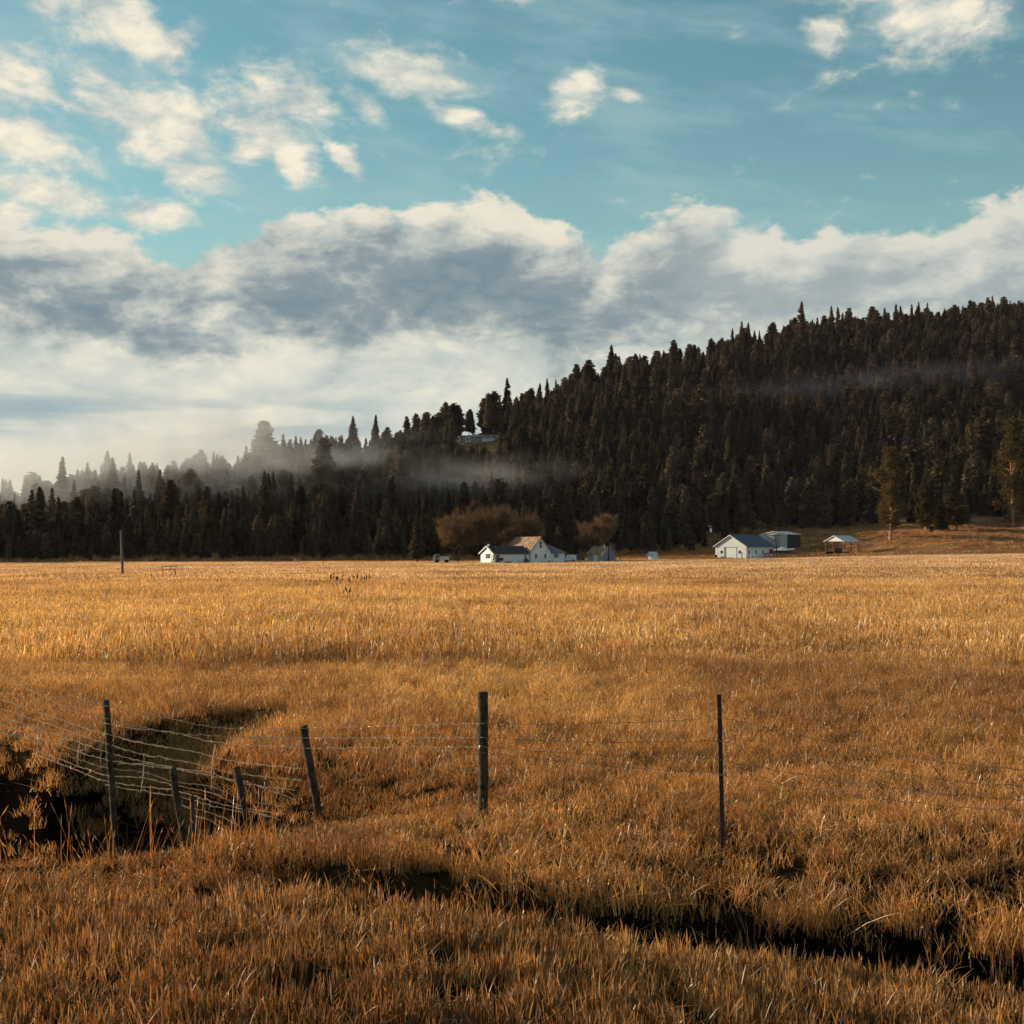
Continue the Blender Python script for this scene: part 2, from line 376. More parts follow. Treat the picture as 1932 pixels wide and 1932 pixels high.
_waves = [(_rs.uniform(-1, 1), _rs.uniform(-1, 1), _rs.uniform(0, 6.28)) for _ in range(12)]
def bumps(X, Y, scale):
    s = 0
    for (a, b, p) in _waves: s = s + np.sin((a * X + b * Y) / scale * 2.4 + p)
    return s / 6.0
LIP = ([-12, -2.6, -1.6, -0.44, 0.505, 1.62, 2.71, 3.49, 7.0], [13.4, 11.35, 10.95, 10.49, 10.43, 10.30, 10.18, 9.99, 9.3])
CREEK = [(-16, 17.0, 4.6, 2.2), (-9, 16.0, 4.1, 2.2), (-6.4, 15.3, 3.1, 2.0), (-4.3, 14.7, 2.4, 2.0), (-4.3, 17.2, 1.6, 1.3), (-4.8, 19.4, 1.0, 0.5), (-4.4, 21.8, 0.9, 0.34), (-3.2, 23.6, 0.7, 0.05)]
def creek_profile(X, Y):
    z = np.zeros_like(X)
    for (a, b) in zip(CREEK[:-1], CREEK[1:]):
        ax, ay, aw, ad = a; bx, by, bw, bd = b
        vx, vy = bx - ax, by - ay; L2 = vx * vx + vy * vy
        t = np.clip(((X - ax) * vx + (Y - ay) * vy) / L2, 0, 1)
        d = np.hypot(X - ax - t * vx, Y - ay - t * vy)
        w = aw + (bw - aw) * t; dp = ad + (bd - ad) * t
        z = np.minimum(z, -dp * smooth01((1.1 - d / w) / 0.5))
    return z
def ground_z(X, Y):
    X = np.asarray(X, float); Y = np.asarray(Y, float)
    X, Y = np.broadcast_arrays(X, Y)
    u = X / np.maximum(Y, 1.0)
    z = np.zeros_like(X)
    zf = (CAMZ + (HOR - np.interp(u, ux(FLD[0]), FLD[1])) / FPX * 380.0)
    z = z + zf * smooth01((Y - 60) / 340.0)
    y1 = np.interp(u, ux(COL), Y1C); p1 = np.interp(u, ux(COL), YP1); z1 = CAMZ + (HOR - p1) / FPX * y1
    yr = np.interp(u, ux(COL), YRC); pr = np.interp(u, ux(COL), YPR); zr = CAMZ + (HOR - pr) / FPX * yr
    y0 = y1 - 85
    z0 = zf * smooth01((y0 - 60) / 340.0)
    t = smooth01((Y - y0) / (y1 - y0)) ** 1.3
    z = np.where(Y > y0, z + (z1 - z0) * t, z)
    s = np.clip((Y - y1) / (yr - y1), 0, 1)
    hill = z1 + (zr - z1) * (0.75 * s + 0.25 * smooth01(s)) 
    z = np.where(Y > y1, hill, z)
    s2 = np.clip((Y - yr) / (yr * 1.2), 0, 1)
    z = np.where(Y > yr, zr * (1 - 0.75 * smooth01(s2)), z)
    amp = smooth01((Y - y1) / 120.0) * smooth01((3000 - Y) / 1500)
    z = z + bumps(X, Y, 60) * 2.2 * amp
    # near ground: gentle lumps, the ditch and the creek
    near = smooth01((70 - np.hypot(X, Y)) / 30)
    z = z + near * (0.035 * bumps(X, Y, 1.5) + 0.05 * bumps(Y, X, 5))
    z = z - 0.42 * smooth01((X + 1.5) / 5.0) * smooth01((13.7 - Y) / 2.9) * (Y > 0)
    v = (Y - np.interp(X, LIP[0], LIP[1])) * 0.97
    dep = 0.6 * smooth01((X + 2.5) / 1.6)
    ditch = -dep * smooth01((v + 0.0) / 0.2) * smooth01((1.15 - v) / 0.3)
    z = z + np.where((Y > 4) & (Y < 16), ditch, 0)
    z = z + np.where((Y > 4) & (Y < 45), creek_profile(X, Y), 0)
    z = z - 0.42 * np.exp(-((X + 2.15) ** 2 + (Y - 15.8) ** 2) / 2.0)
    return z
def gz(x, y): return float(ground_z(np.array([x]), np.array([y]))[0])
def hit(px, py, y0=60.0, y1=1400.0):
    Ys = np.linspace(y0, y1, 4000); X = (px - CX) / FPX * Ys; Zr = CAMZ + (HOR - py) / FPX * Ys
    g = ground_z(X, Ys); i = np.argmax(g >= Zr)
    return Vector((X[i], Ys[i], g[i]))

# ground sheet: rings round the viewpoint, fine ahead, reaching the horizon
ang_f = np.radians(np.arange(-34, 34.01, 0.3)); ang_b = np.radians(np.arange(36, 324.1, 4))
angs = np.concatenate([ang_f, ang_b]); na = len(angs)
rad = [0.5, 2, 4, 5.5]; r = 6.5
while r < 26: rad.append(r); r *= 1.0055
while r < 60: rad.append(r); r *= 1.011
while r < 1500: rad.append(r); r *= 1.022
while r < 14000: rad.append(r); r *= 1.25
rad = np.array(rad); nr = len(rad)
RR, AA = np.meshgrid(rad, angs, indexing='ij')
GX, GY = RR * np.sin(AA), RR * np.cos(AA)
GZ = ground_z(GX, GY)
idx = np.arange(nr * na).reshape(nr, na)
j2 = np.roll(np.arange(na), -1)
q = np.stack([idx[:-1, :], idx[:-1, :][:, j2], idx[1:, :][:, j2], idx[1:, :]], -1).reshape(-1, 4)
gm, n, o = mat_new('ground_thatch_and_soil')
geo = n.node('ShaderNodeNewGeometry'); pos = geo.outputs['Position']; gx_, gy_, gz_ = n.xyz(pos)
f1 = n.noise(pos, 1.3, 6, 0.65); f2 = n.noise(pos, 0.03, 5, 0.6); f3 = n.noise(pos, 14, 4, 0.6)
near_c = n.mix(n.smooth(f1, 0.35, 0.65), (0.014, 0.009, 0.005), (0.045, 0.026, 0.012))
near_c = n.mix(n.smooth(gz_, -0.1, -0.45), near_c, (0.004, 0.003, 0.0022))  # soil blackened with depth: shadow in ditch and creek put into the colour
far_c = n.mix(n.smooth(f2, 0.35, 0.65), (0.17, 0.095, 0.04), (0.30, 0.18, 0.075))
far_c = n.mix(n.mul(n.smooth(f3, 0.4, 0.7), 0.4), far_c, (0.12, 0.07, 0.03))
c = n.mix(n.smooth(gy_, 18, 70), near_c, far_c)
hillc = n.mix(n.smooth(n.noise(pos, 0.12, 6, 0.7), 0.36, 0.64), (0.20, 0.098, 0.042), (0.42, 0.22, 0.095))
hillc = n.mix(n.mul(n.smooth(n.noise(pos, 0.7, 5, 0.7), 0.48, 0.66), 0.6), hillc, (0.10, 0.055, 0.028))
c = n.mix(n.smooth(gy_, 380, 430), c, hillc)
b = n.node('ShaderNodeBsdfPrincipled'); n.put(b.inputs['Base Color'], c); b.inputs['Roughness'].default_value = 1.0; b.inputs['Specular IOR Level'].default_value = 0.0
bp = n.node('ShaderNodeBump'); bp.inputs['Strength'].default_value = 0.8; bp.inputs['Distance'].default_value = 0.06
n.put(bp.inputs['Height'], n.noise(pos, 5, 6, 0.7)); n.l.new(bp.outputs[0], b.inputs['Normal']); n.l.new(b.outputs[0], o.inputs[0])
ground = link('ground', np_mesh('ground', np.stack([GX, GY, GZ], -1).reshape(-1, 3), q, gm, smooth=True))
tag(ground, 'flat dry meadow with a creek cut and a rising wooded hill', None, kind='structure')

# ------------------------------------------------------------------ scatter helper: points + prototypes in one object, instanced by geometry nodes
def gn_scatter(name, protos, pts, rot, scl, pick, mats, label, cat):
    """protos: list of (verts Nx3, quads, tris, matidx)"""
    Vs, Qs, Ts, Mq, Mt, pid = [], [], [], [], [], []
    base = 0
    for k, (v, qd, tr, mq, mt) in enumerate(protos):
        Vs.append(v); Qs.append(np.asarray(qd, int).reshape(-1, 4) + base); Ts.append(np.asarray(tr, int).reshape(-1, 3) + base)
        Mq.append(np.broadcast_to(np.asarray(mq), (len(Qs[-1]),))); Mt.append(np.broadcast_to(np.asarray(mt), (len(Ts[-1]),)))
        pid.append(np.full(len(v), k)); base += len(v)
    npro = base
    Vs.append(pts); pid.append(np.full(len(pts), -1))
    me = np_mesh(name, np.concatenate(Vs), np.concatenate(Qs), mats, mi=np.concatenate(Mq + Mt), tris=np.concatenate(Ts))
    N = npro + len(pts)
    def attr(nm, typ, vals, key):
        a = me.attributes.new(nm, typ, 'POINT'); a.data.foreach_set(key, np.ascontiguousarray(vals).ravel())
    attr('pid', 'INT', np.concatenate(pid).astype(np.int32), 'value')
    attr('pick', 'INT', np.concatenate([np.zeros(npro), pick]).astype(np.int32), 'value')
    attr('rot', 'FLOAT_VECTOR', np.concatenate([np.zeros((npro, 3)), rot]).astype(np.float32), 'vector')
    attr('scl', 'FLOAT_VECTOR', np.concatenate([np.ones((npro, 3)), scl]).astype(np.float32), 'vector')
    ob = link(name, me)
    ng = bpy.data.node_groups.new(name + '_nodes', 'GeometryNodeTree')
    ng.interface.new_socket('Geometry', in_out='INPUT', socket_type='NodeSocketGeometry')
    ng.interface.new_socket('Geometry', in_out='OUTPUT', socket_type='NodeSocketGeometry')
    gi = ng.nodes.new('NodeGroupInput'); go = ng.nodes.new('NodeGroupOutput'); L = ng.links
    def nattr(nm, typ):
        x = ng.nodes.new('GeometryNodeInputNamedAttribute'); x.data_type = typ; x.inputs['Name'].default_value = nm; return x.outputs['Attribute']
    a_pid = nattr('pid', 'INT')
    def sep(k):
        cmp_ = ng.nodes.new('FunctionNodeCompare'); cmp_.data_type = 'INT'; cmp_.operation = 'EQUAL'
        ii = [s for s in cmp_.inputs if s.type == 'INT']
        L.new(a_pid, ii[0]); ii[1].default_value = k
        sg = ng.nodes.new('GeometryNodeSeparateGeometry'); sg.domain = 'POINT'
        L.new(gi.outputs[0], sg.inputs['Geometry']); L.new(cmp_.outputs[0], sg.inputs['Selection']); return sg.outputs['Selection']
    jn = ng.nodes.new('GeometryNodeJoinGeometry')
    for k in range(len(protos)):
        ti = ng.nodes.new('GeometryNodeGeometryToInstance'); L.new(sep(k), ti.inputs[0]); L.new(ti.outputs[0], jn.inputs[0])
    iop = ng.nodes.new('GeometryNodeInstanceOnPoints')
    L.new(sep(-1), iop.inputs['Points']); L.new(jn.outputs[0], iop.inputs['Instance'])
    iop.inputs['Pick Instance'].default_value = True
    L.new(nattr('pick', 'INT'), iop.inputs['Instance Index'])
    er = ng.nodes.new('FunctionNodeEulerToRotation'); L.new(nattr('rot', 'FLOAT_VECTOR'), er.inputs[0]); L.new(er.outputs[0], iop.inputs['Rotation'])
    L.new(nattr('scl', 'FLOAT_VECTOR'), iop.inputs['Scale'])
    L.new(iop.outputs[0], go.inputs[0])
    md = ob.modifiers.new('scatter', 'NODES'); md.node_group = ng
    tag(ob, label, cat, kind='stuff'); return ob

# ------------------------------------------------------------------ grass
def blades(rs, nb, radius, h0, h1, w, lean=0.25, curl=0.4, seeds=0.0, falloff=1.0):
    """a tuft of curved ribbon blades, each its own island"""
    ang = rs.uniform(0, 2 * np.pi, nb); rr = radius * np.sqrt(rs.uniform(0, 1, nb)) ** falloff
    bx, by = rr * np.cos(ang), rr * np.sin(ang)
    h = rs.uniform(h0, h1, nb); la = rs.uniform(0, 2 * np.pi, nb); lm = np.abs(rs.normal(0, lean, nb)); cu = rs.uniform(0, curl, nb)
    fa = rs.uniform(0, np.pi, nb); ww = w * rs.uniform(0.6, 1.3, nb)
    V_, Q, T = [], [], []
    ts = (0.0, 0.42, 0.78, 1.0)
    fx, fy = np.cos(fa) * 0.5, np.sin(fa) * 0.5
    rows = []
    for t in ts:
        off = h * (lm * t + cu * t * t * 0.7); zz = h * (t - 0.35 * cu * t * t * (0.5 + lm))
        x = bx + np.cos(la) * off; y = by + np.sin(la) * off
        tw = ww * (1.0 if t < 0.5 else (0.75 if t < 0.9 else 0.12))
        rows.append((np.stack([x - fx * tw, y - fy * tw, zz], -1), np.stack([x + fx * tw, y + fy * tw, zz], -1)))
    V_ = np.concatenate([np.stack([a, b_], 1) for a, b_ in rows], 1)      # nb x 8 x 3
    base = np.arange(nb)[:, None] * 8
    Q = np.concatenate([base + np.array([2 * i, 2 * i + 1, 2 * i + 3, 2 * i + 2]) for i in range(3)], 0)
    V_ = V_.reshape(-1, 3); T = np.zeros((0, 3), int)
    ns = int(nb * seeds)
    if ns:                                                               # seed heads: a slim diamond at the tip of some stems
        tip = (rows[3][0][:ns] + rows[3][1][:ns]) / 2; pre = (rows[2][0][:ns] + rows[2][1][:ns]) / 2
        d = tip - pre; d /= np.linalg.norm(d, axis=1, keepdims=True); L_ = (h[:ns] * 0.16)[:, None]; s_ = np.stack([fx[:ns], fy[:ns], 0 * fx[:ns]], -1) * 0 + np.stack([np.cos(fa[:ns]), np.sin(fa[:ns]), 0 * fx[:ns]], -1) * (w * 1.1)
        pts_ = np.stack([tip - d * L_ * 0.6, tip + s_, tip + d * L_, tip - s_], 1).reshape(-1, 3)
        b2 = len(V_) + np.arange(ns)[:, None] * 4
        V_ = np.concatenate([V_, pts_]); Q = np.concatenate([Q, b2 + np.arange(4)])
    return V_, Q, T, 0, 0
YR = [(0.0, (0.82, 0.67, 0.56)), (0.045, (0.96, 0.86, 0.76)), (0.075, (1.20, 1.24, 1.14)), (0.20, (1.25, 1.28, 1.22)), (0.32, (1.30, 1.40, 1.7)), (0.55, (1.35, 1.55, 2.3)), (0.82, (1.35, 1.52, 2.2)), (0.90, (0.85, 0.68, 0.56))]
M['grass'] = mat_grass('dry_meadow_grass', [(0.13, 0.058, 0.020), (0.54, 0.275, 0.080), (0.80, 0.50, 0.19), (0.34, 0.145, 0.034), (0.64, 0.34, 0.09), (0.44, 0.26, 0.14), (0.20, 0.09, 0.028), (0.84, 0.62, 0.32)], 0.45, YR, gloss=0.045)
M['stubble'] = mat_grass('cut_stubble', [(0.08, 0.034, 0.012), (0.38, 0.17, 0.050), (0.66, 0.37, 0.14), (0.20, 0.076, 0.018), (0.44, 0.195, 0.048), (0.30, 0.165, 0.09), (0.11, 0.046, 0.016), (0.72, 0.47, 0.23)], 0.42, None, gloss=0.045)
rs = np.random.RandomState(11)
def wedge(rs, n_, y0, y1, m=0.46, extra=3.0):
    """points evenly spread over the ground ahead, wider than the view"""
    Y = np.sqrt(rs.uniform(y0 * y0, y1 * y1, n_)); X = rs.uniform(-1, 1, n_) * (Y * m + extra); return X, Y
def lipv(X, Y): return (Y - np.interp(X, LIP[0], LIP[1])) * 0.97
def place(X, Y, rs, s0, s1, tilt=0.12, zs=(0.85, 1.15), sink=0.01):
    n_ = len(X); Z = ground_z(X, Y) - sink
    s = rs.uniform(s0, s1, n_); rot = np.stack([rs.normal(0, tilt, n_), rs.normal(0, tilt, n_), rs.uniform(0, 6.283, n_)], -1)
    sc = np.stack([s, s, s * rs.uniform(zs[0], zs[1], n_)], -1)
    return np.stack([X, Y, Z], -1), rot, sc
def keep(X, Y, k): return X[k], Y[k]

# cut stubble on the near side of the ditch
X, Y = wedge(rs, 11000, 6.0, 13.5, 0.48, 1.2)
lv = lipv(X, Y); cz = creek_profile(X, Y)
k = (lv < 0.03) & (cz > -0.12) & ~((X < -2.0) & (lv > -0.55 + 0.25 * np.sin(X * 3)))
dn = bumps(X, Y, 0.22) + 0.35 * bumps(Y, X, 0.9) + rs.normal(0, 0.3, len(X))
k &= dn > -0.35
X, Y = keep(X, Y, k)
st = [blades(rs, 38, 0.115, 0.05, 0.155, 0.0072, 0.10, 0.10, 0.0) for _ in range(7)] + [blades(rs, 26, 0.13, 0.05, 0.20, 0.0065, 0.3, 0.7, 0.1) for _ in range(3)] + [blades(rs, 18, 0.16, 0.08, 0.22, 0.006, 0.9, 1.0, 0.0) for _ in range(2)]
p_, r_, s_ = place(X, Y, rs, 0.8, 1.25, 0.1, (0.8, 1.25))
gn_scatter('stubble', st, p_, r_, s_, rs.randint(0, len(st), len(X)), [M['stubble']], 'short cut straw stubble on the near side of the dark ditch', 'stubble')

# standing dry grass of the near field
X, Y = wedge(rs, 30000, 8.0, 34.0, 0.47, 2.0)
lv = lipv(X, Y); cz = creek_profile(X, Y)
near_left = (X < -2.0) & (lv > -0.55 + 0.25 * np.sin(X * 3))
k = ((lv > 0.3) | near_left)
inditch = (lv > 0.0) & (lv < 0.85) & (X > -2)
k &= ~inditch | (rs.uniform(0, 1, len(X)) < 0.55)
k &= (cz > -0.22) | ((cz > -1.3) & (Y > 17.6) & (X > -5.9) & (rs.uniform(0, 1, len(X)) < 0.6 + 0.4 * (Y > 19))) | ((cz > -1.3) & (Y > 16.0) & (rs.uniform(0, 1, len(X)) < 0.25)) | ((cz > -0.6) & (X > -2.8) & (Y > 14.5))
dn = bumps(X, Y, 0.3) + 0.45 * bumps(Y, X, 1.3) + rs.normal(0, 0.3, len(X))
k &= dn > -0.72
X, Y = keep(X, Y, k)
tl = [blades(rs, 52, 0.16, 0.05, 0.22, 0.0060, 0.16, 0.6, 0.12) for _ in range(8)] + [blades(rs, 40, 0.12, 0.07, 0.28, 0.0062, 0.14, 0.5, 0.25) for _ in range(4)] + [blades(rs, 26, 0.2, 0.12, 0.34, 0.006, 0.75, 1.0, 0.2) for _ in range(3)]
p_, r_, s_ = place(X, Y, rs, 0.75, 1.2, 0.1, (0.75, 1.25))
hn = 0.92 + 0.22 * bumps(X, Y, 3.0) + 0.12 * bumps(Y, X, 0.9)
lowr = np.clip(0.85 + 0.03 * (Y - 14), 0.85, 1.3) * np.where(np.hypot(X + 2.2, Y - 15.6) < 1.8, 0.6, 0.85)
s_[:, 2] *= np.where((X < -2.6) & (Y < 13.5), 0.65, 1.0) * np.clip(hn, 0.45, 1.5) * lowr * (1 + 0.6 * ((lipv(X, Y) > 0.75) & (lipv(X, Y) < 1.7) & (X > -2.4)))
gn_scatter('meadow_grass', tl, p_, r_, s_, rs.randint(0, len(tl), len(X)), [M['grass']], 'tall dry golden grass around the wire fence', 'grass')

# middle field
X, Y = wedge(rs, 15000, 32.0, 110.0, 0.44, 3.0)
dn = bumps(X, Y, 2.2) + bumps(Y, X * 0.5, 7.0) + rs.normal(0, 0.3, len(X))
X, Y = keep(X, Y, dn > -1.3)
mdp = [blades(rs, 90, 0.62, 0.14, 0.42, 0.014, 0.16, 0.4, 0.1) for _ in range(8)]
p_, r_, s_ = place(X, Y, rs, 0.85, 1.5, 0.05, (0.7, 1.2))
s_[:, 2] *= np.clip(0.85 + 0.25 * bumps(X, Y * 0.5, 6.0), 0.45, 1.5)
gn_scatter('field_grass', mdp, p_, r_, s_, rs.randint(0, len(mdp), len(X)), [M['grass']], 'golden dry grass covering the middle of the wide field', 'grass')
# far field and the foot of the hill
X, Y = wedge(rs, 17000, 105.0, 470.0, 0.42, 6.0)
u = X / Y; y1 = np.interp(u, ux(COL), Y1C)
dn = bumps(X, Y, 8) + rs.normal(0, 0.4, len(X))
X, Y = keep(X, Y, (Y < y1 + 8) & (dn > -1.2))
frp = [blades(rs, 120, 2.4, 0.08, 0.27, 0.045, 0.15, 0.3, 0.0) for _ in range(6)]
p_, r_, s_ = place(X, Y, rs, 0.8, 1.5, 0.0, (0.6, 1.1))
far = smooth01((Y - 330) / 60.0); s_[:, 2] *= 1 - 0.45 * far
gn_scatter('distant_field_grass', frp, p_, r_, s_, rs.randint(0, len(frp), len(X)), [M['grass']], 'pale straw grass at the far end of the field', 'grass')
X, Y = wedge(rs, 16000, 395.0, 500.0, 0.42, 6.0)
u = X / Y; y1 = np.interp(u, ux(COL), Y1C); k = (u > 0.08) & (Y < y1 + 14) & (bumps(X, Y, 5) + rs.normal(0, 0.6, len(X)) > 0.1); X, Y = X[k], Y[k]
ub = rs.uniform(-0.42, 0.12, 900); yb = np.interp(ub, ux(COL), Y1C) + rs.normal(-3, 3.0, 900); X = np.concatenate([X, ub * yb]); Y = np.concatenate([Y, yb])
slp = [blades(rs, 60, 0.9, 0.15, 0.55, 0.06, 0.3, 0.5, 0.0) for _ in range(5)]
p_, r_, s_ = place(X, Y, rs, 0.7, 1.5, 0.0, (0.5, 1.3)); s_[-900:, 2] *= rs.uniform(0.8, 3.2, 900)
gn_scatter('slope_brush', slp, p_, r_, s_, rs.randint(0, len(slp), len(X)), [M['grass']], 'rough brown brush on the open slope and along the wood edge', 'brush')
# ------------------------------------------------------------------ buildings
def wall_frame(axis_o, axis_u, nrm):
    """4x4 taking (u along wall, outwards, z) to building space"""
    o_, u_, n_ = Vector(axis_o), Vector(axis_u).normalized(), Vector(nrm).normalized()
    m_ = Matrix.Identity(4)
    m_.col[0][:3] = u_; m_.col[1][:3] = n_; m_.col[2][:3] = (0, 0, 1); m_.col[3][:3] = o_
    return m_
def window(parent, fr, u, z, w, h, mull=(1, 1), pane='glass', frame='white_smooth', t=0.09):
    f = MB(); a, b_ = u - w / 2, u + w / 2
    f.box(a - t, b_ + t, 0.004, 0.06, z - t, z, fr); f.box(a - t, b_ + t, 0.004, 0.06, z + h, z + h + t, fr)
    f.box(a - t, a, 0.004, 0.06, z, z + h, fr); f.box(b_, b_ + t, 0.004, 0.06, z, z + h, fr)
    for i in range(1, mull[0]): x = a + w * i / mull[0]; f.box(x - 0.035, x + 0.035, 0.012, 0.05, z, z + h, fr)
    for i in range(1, mull[1]): y = z + h * i / mull[1]; f.box(a, b_, 0.014, 0.048, y - 0.03, y + 0.03, fr)
    wo = f.build('window', M[frame], parent)
    g = MB(); g.box(a, b_, 0.004, 0.02, z, z + h, fr)
    g.build('pane', M[pane], wo); return wo
def gable_roof(parent, x0, x1, y0, y1, ze, zp, ridge, mat, over=0.35, th=0.12, name='roof', trim='white_smooth', mid=None):
    """two pitched slabs; ridge along 'x' or 'y'. Returns the roof part."""
    r_ = MB()
    if ridge == 'x':
        c = (y0 + y1) / 2 if mid is None else mid
        for (e, s) in ((y0, -1), (y1, 1)):
            sl = (zp - ze) / abs(c - e); eo = e + s * over; zo = ze - sl * over
            r_.prism([(c, zp + 0.02), (eo, zo + 0.02), (eo, zo + 0.02 + th), (c, zp + 0.02 + th)] if s > 0 else [(eo, zo + 0.02), (c, zp + 0.02), (c, zp + 0.02 + th), (eo, zo + 0.02 + th)], 'x', x0 - over, x1 + over)
    else:
        c = (x0 + x1) / 2 if mid is None else mid
        for (e, s) in ((x0, -1), (x1, 1)):
            sl = (zp - ze) / abs(c - e); eo = e + s * over; zo = ze - sl * over
            r_.prism([(c, zp + 0.02), (eo, zo + 0.02), (eo, zo + 0.02 + th), (c, zp + 0.02 + th)] if s > 0 else [(eo, zo + 0.02), (c, zp + 0.02), (c, zp + 0.02 + th), (eo, zo + 0.02 + th)], 'y', y0 - over, y1 + over)
    ro = r_.build(name, M[mat], parent)
    for end in (0, 1):                                  # barge boards on both gables, one for each slope
        if ridge == 'x':
            xx = (x0 - over - 0.035) if end == 0 else (x1 + over + 0.005)
            for (e, s) in ((y0, -1), (y1, 1)):
                sl = (zp - ze) / abs(c - e); eo = e + s * over; zo = ze - sl * over; cc = c + s * 0.002
                MB().prism([(cc, zp - 0.08), (eo, zo - 0.08), (eo, zo + th + 0.03), (cc, zp + th + 0.03)], 'x', xx, xx + 0.03).build('barge_board', M[trim], ro)
        else:
            yy = (y0 - over - 0.035) if end == 0 else (y1 + over + 0.005)
            for (e, s) in ((x0, -1), (x1, 1)):
                sl = (zp - ze) / abs(c - e); eo = e + s * over; zo = ze - sl * over; cc = c + s * 0.002
                MB().prism([(cc, zp - 0.08), (eo, zo - 0.08), (eo, zo + th + 0.03), (cc, zp + th + 0.03)], 'y', yy, yy + 0.03).build('barge_board', M[trim], ro)
    return ro
def gable_walls(parent, x0, x1, y0, y1, ze, zp, ridge, mat, name='wall', base=-0.6):
    w = MB()
    if ridge == 'x': w.prism([(y0, base), (y1, base), (y1, ze), ((y0 + y1) / 2, zp), (y0, ze)], 'x', x0, x1)
    else: w.prism([(x0, base), (x1, base), (x1, ze), ((x0 + x1) / 2, zp), (x0, ze)], 'y', y0, y1)
    return w.build(name, M[mat], parent)
def on_ground(px, Y, dz=0.0):
    x = (px - CX) / FPX * Y; return Vector((x, Y, gz(x, Y) + dz))

# white farmhouse: front axis turned a little to the right
hb = R(27)
hs = empty('farmhouse', on_ground(933.5, 345), hb)
tag(hs, 'white farmhouse with brown gabled roof and low left wing', 'house')
gable_walls(hs, 0, 9.5, 0, 7.6, 2.35, 4.0, 'x', 'white')                       # low wing
gable_roof(hs, 0, 9.0, 0, 7.6, 2.35, 4.0, 'x', 'roof_dark_and_shade', 0.4)
gable_walls(hs, 9.2, 14.9, -0.35, 13.0, 2.65, 6.2, 'y', 'white')              # main gabled house
gable_roof(hs, 9.2, 14.9, -0.35, 13.0, 2.65, 6.2, 'y', 'roof_brown', 0.3, trim='trim_red')
w = MB(); w.box(14.9, 19.0, 0.3, 7.5, -0.6, 2.6); w.build('wall', M['white'], hs)   # hipped annexe
rf = MB(); a0, a1, b0, b1 = 14.6, 19.4, -0.1, 7.9; zr_, ze_ = 4.55, 2.55
rp0, rp1 = (14.6, 3.9, zr_), (16.2, 3.9, zr_)
rf.quad((a0, b0, ze_), (a1, b0, ze_), rp1, rp0); rf.poly([(a1, b0, ze_), (a1, b1, ze_), rp1]); rf.quad((a1, b1, ze_), (a0, b1, ze_), rp0, rp1)
rf.box(a0, a1, b0, b1, ze_ - 0.14, ze_ - 0.002)
rf.build('roof', M['roof_grey'], hs)
fw = wall_frame((0, 0, 0), (1, 0, 0), (0, -1, 0)); fl = wall_frame((0, 7.6, 0), (0, -1, 0), (-1, 0, 0)); fg = wall_frame((0, -0.35, 0), (1, 0, 0), (0, -1, 0)); fa_ = wall_frame((0, 0.3, 0), (1, 0, 0), (0, -1, 0))
window(hs, fl, 3.9, 1.15, 2.3, 1.05, (3, 2), frame='white_smooth', t=0.14)
window(hs, fw, 8.1, 1.0, 0.45, 1.0)
window(hs, fg, 12.05, 3.65, 0.62, 1.5, (1, 2), t=0.05); window(hs, fg, 10.75, 1.2, 0.62, 1.0, (1, 2), t=0.05); window(hs, fg, 13.3, 1.2, 0.55, 1.0, (1, 2), t=0.05)
window(hs, fa_, 16.35, 1.35, 0.6, 0.95, t=0.06); window(hs, fa_, 16.95, 1.35, 0.55, 0.95, pane='curtain', t=0.06)
p = MB(); p.box(0.9, 1.25, 5.3, 5.65, 2.6, 4.55); p.build('chimney', M['white_smooth'], hs)
p = MB(); p.box(13.55, 13.75, -0.5, -0.36, 2.6, 2.85); p.build('wall_lamp', M['black'], hs)
d = MB(); d.box(0.35, 1.25, -0.05, -0.004, 0.0, 2.0); d.build('door', M['curtain'], hs)
p = MB(); p.tube([(9.2, -0.42, 0), (9.2, -0.42, 2.6)], 0.05, 5); p.build('downpipe', M['trim_red'], hs)
# things along the farmhouse front
def lump(name, loc, sx, sy, sz, mat, seed, label, cat):
    rs_ = random.Random(seed); b_ = MB(); nseg, nring = 10, 5
    for i in range(nring + 1):
        t = i / nring
        for k_ in range(nseg):
            a = 2 * math.pi * k_ / nseg; rr_ = math.cos(t * math.pi / 2) ** 0.6 * rs_.uniform(0.85, 1.1)
            b_.v.append((math.cos(a) * sx * rr_, math.sin(a) * sy * rr_, sz * t * rs_.uniform(0.92, 1.05)))
    for i in range(nring):
        for k_ in range(nseg):
            k2 = (k_ + 1) % nseg; b_.f.append((i * nseg + k_, i * nseg + k2, (i + 1) * nseg + k2, (i + 1) * nseg + k_)); b_.mi.append(0)
    return tag(b_.build(name, mat, None, True, loc), label, cat)
def hp(u, v): q_ = Matrix.Rotation(hb, 3, 'Z') @ Vector((u, v, 0)); l_ = hs.location; return Vector((l_.x + q_.x, l_.y + q_.y, gz(l_.x + q_.x, l_.y + q_.y)))
lump('brush_pile', hp(7.7, -1.2), 0.75, 0.6, 1.25, M['bark'], 1, 'dark rounded brush pile against the white house wall', 'brush pile')
ck = empty('cooker', hp(1.3, -0.9), hb); tag(ck, 'dark cooker on legs beside the low white wing', 'cooker')
b_ = MB(); b_.tube([(-0.45, 0, 0.95), (-0.4, 0, 0.95), (0.4, 0, 0.95), (0.45, 0, 0.95)], [0.15, 0.33, 0.33, 0.15], 8); b_.build('body', M['black'], ck)
for sx in (-0.3, 0.3): b_ = MB(); b_.tube([(sx, 0, -0.1), (sx, 0, 0.7)], 0.04, 5); b_.build('leg', M['black'], ck)
lp = empty('wood_pile', hp(2.6, -0.8), hb); tag(lp, 'low dark woodpile along the low white wing', 'wood pile')
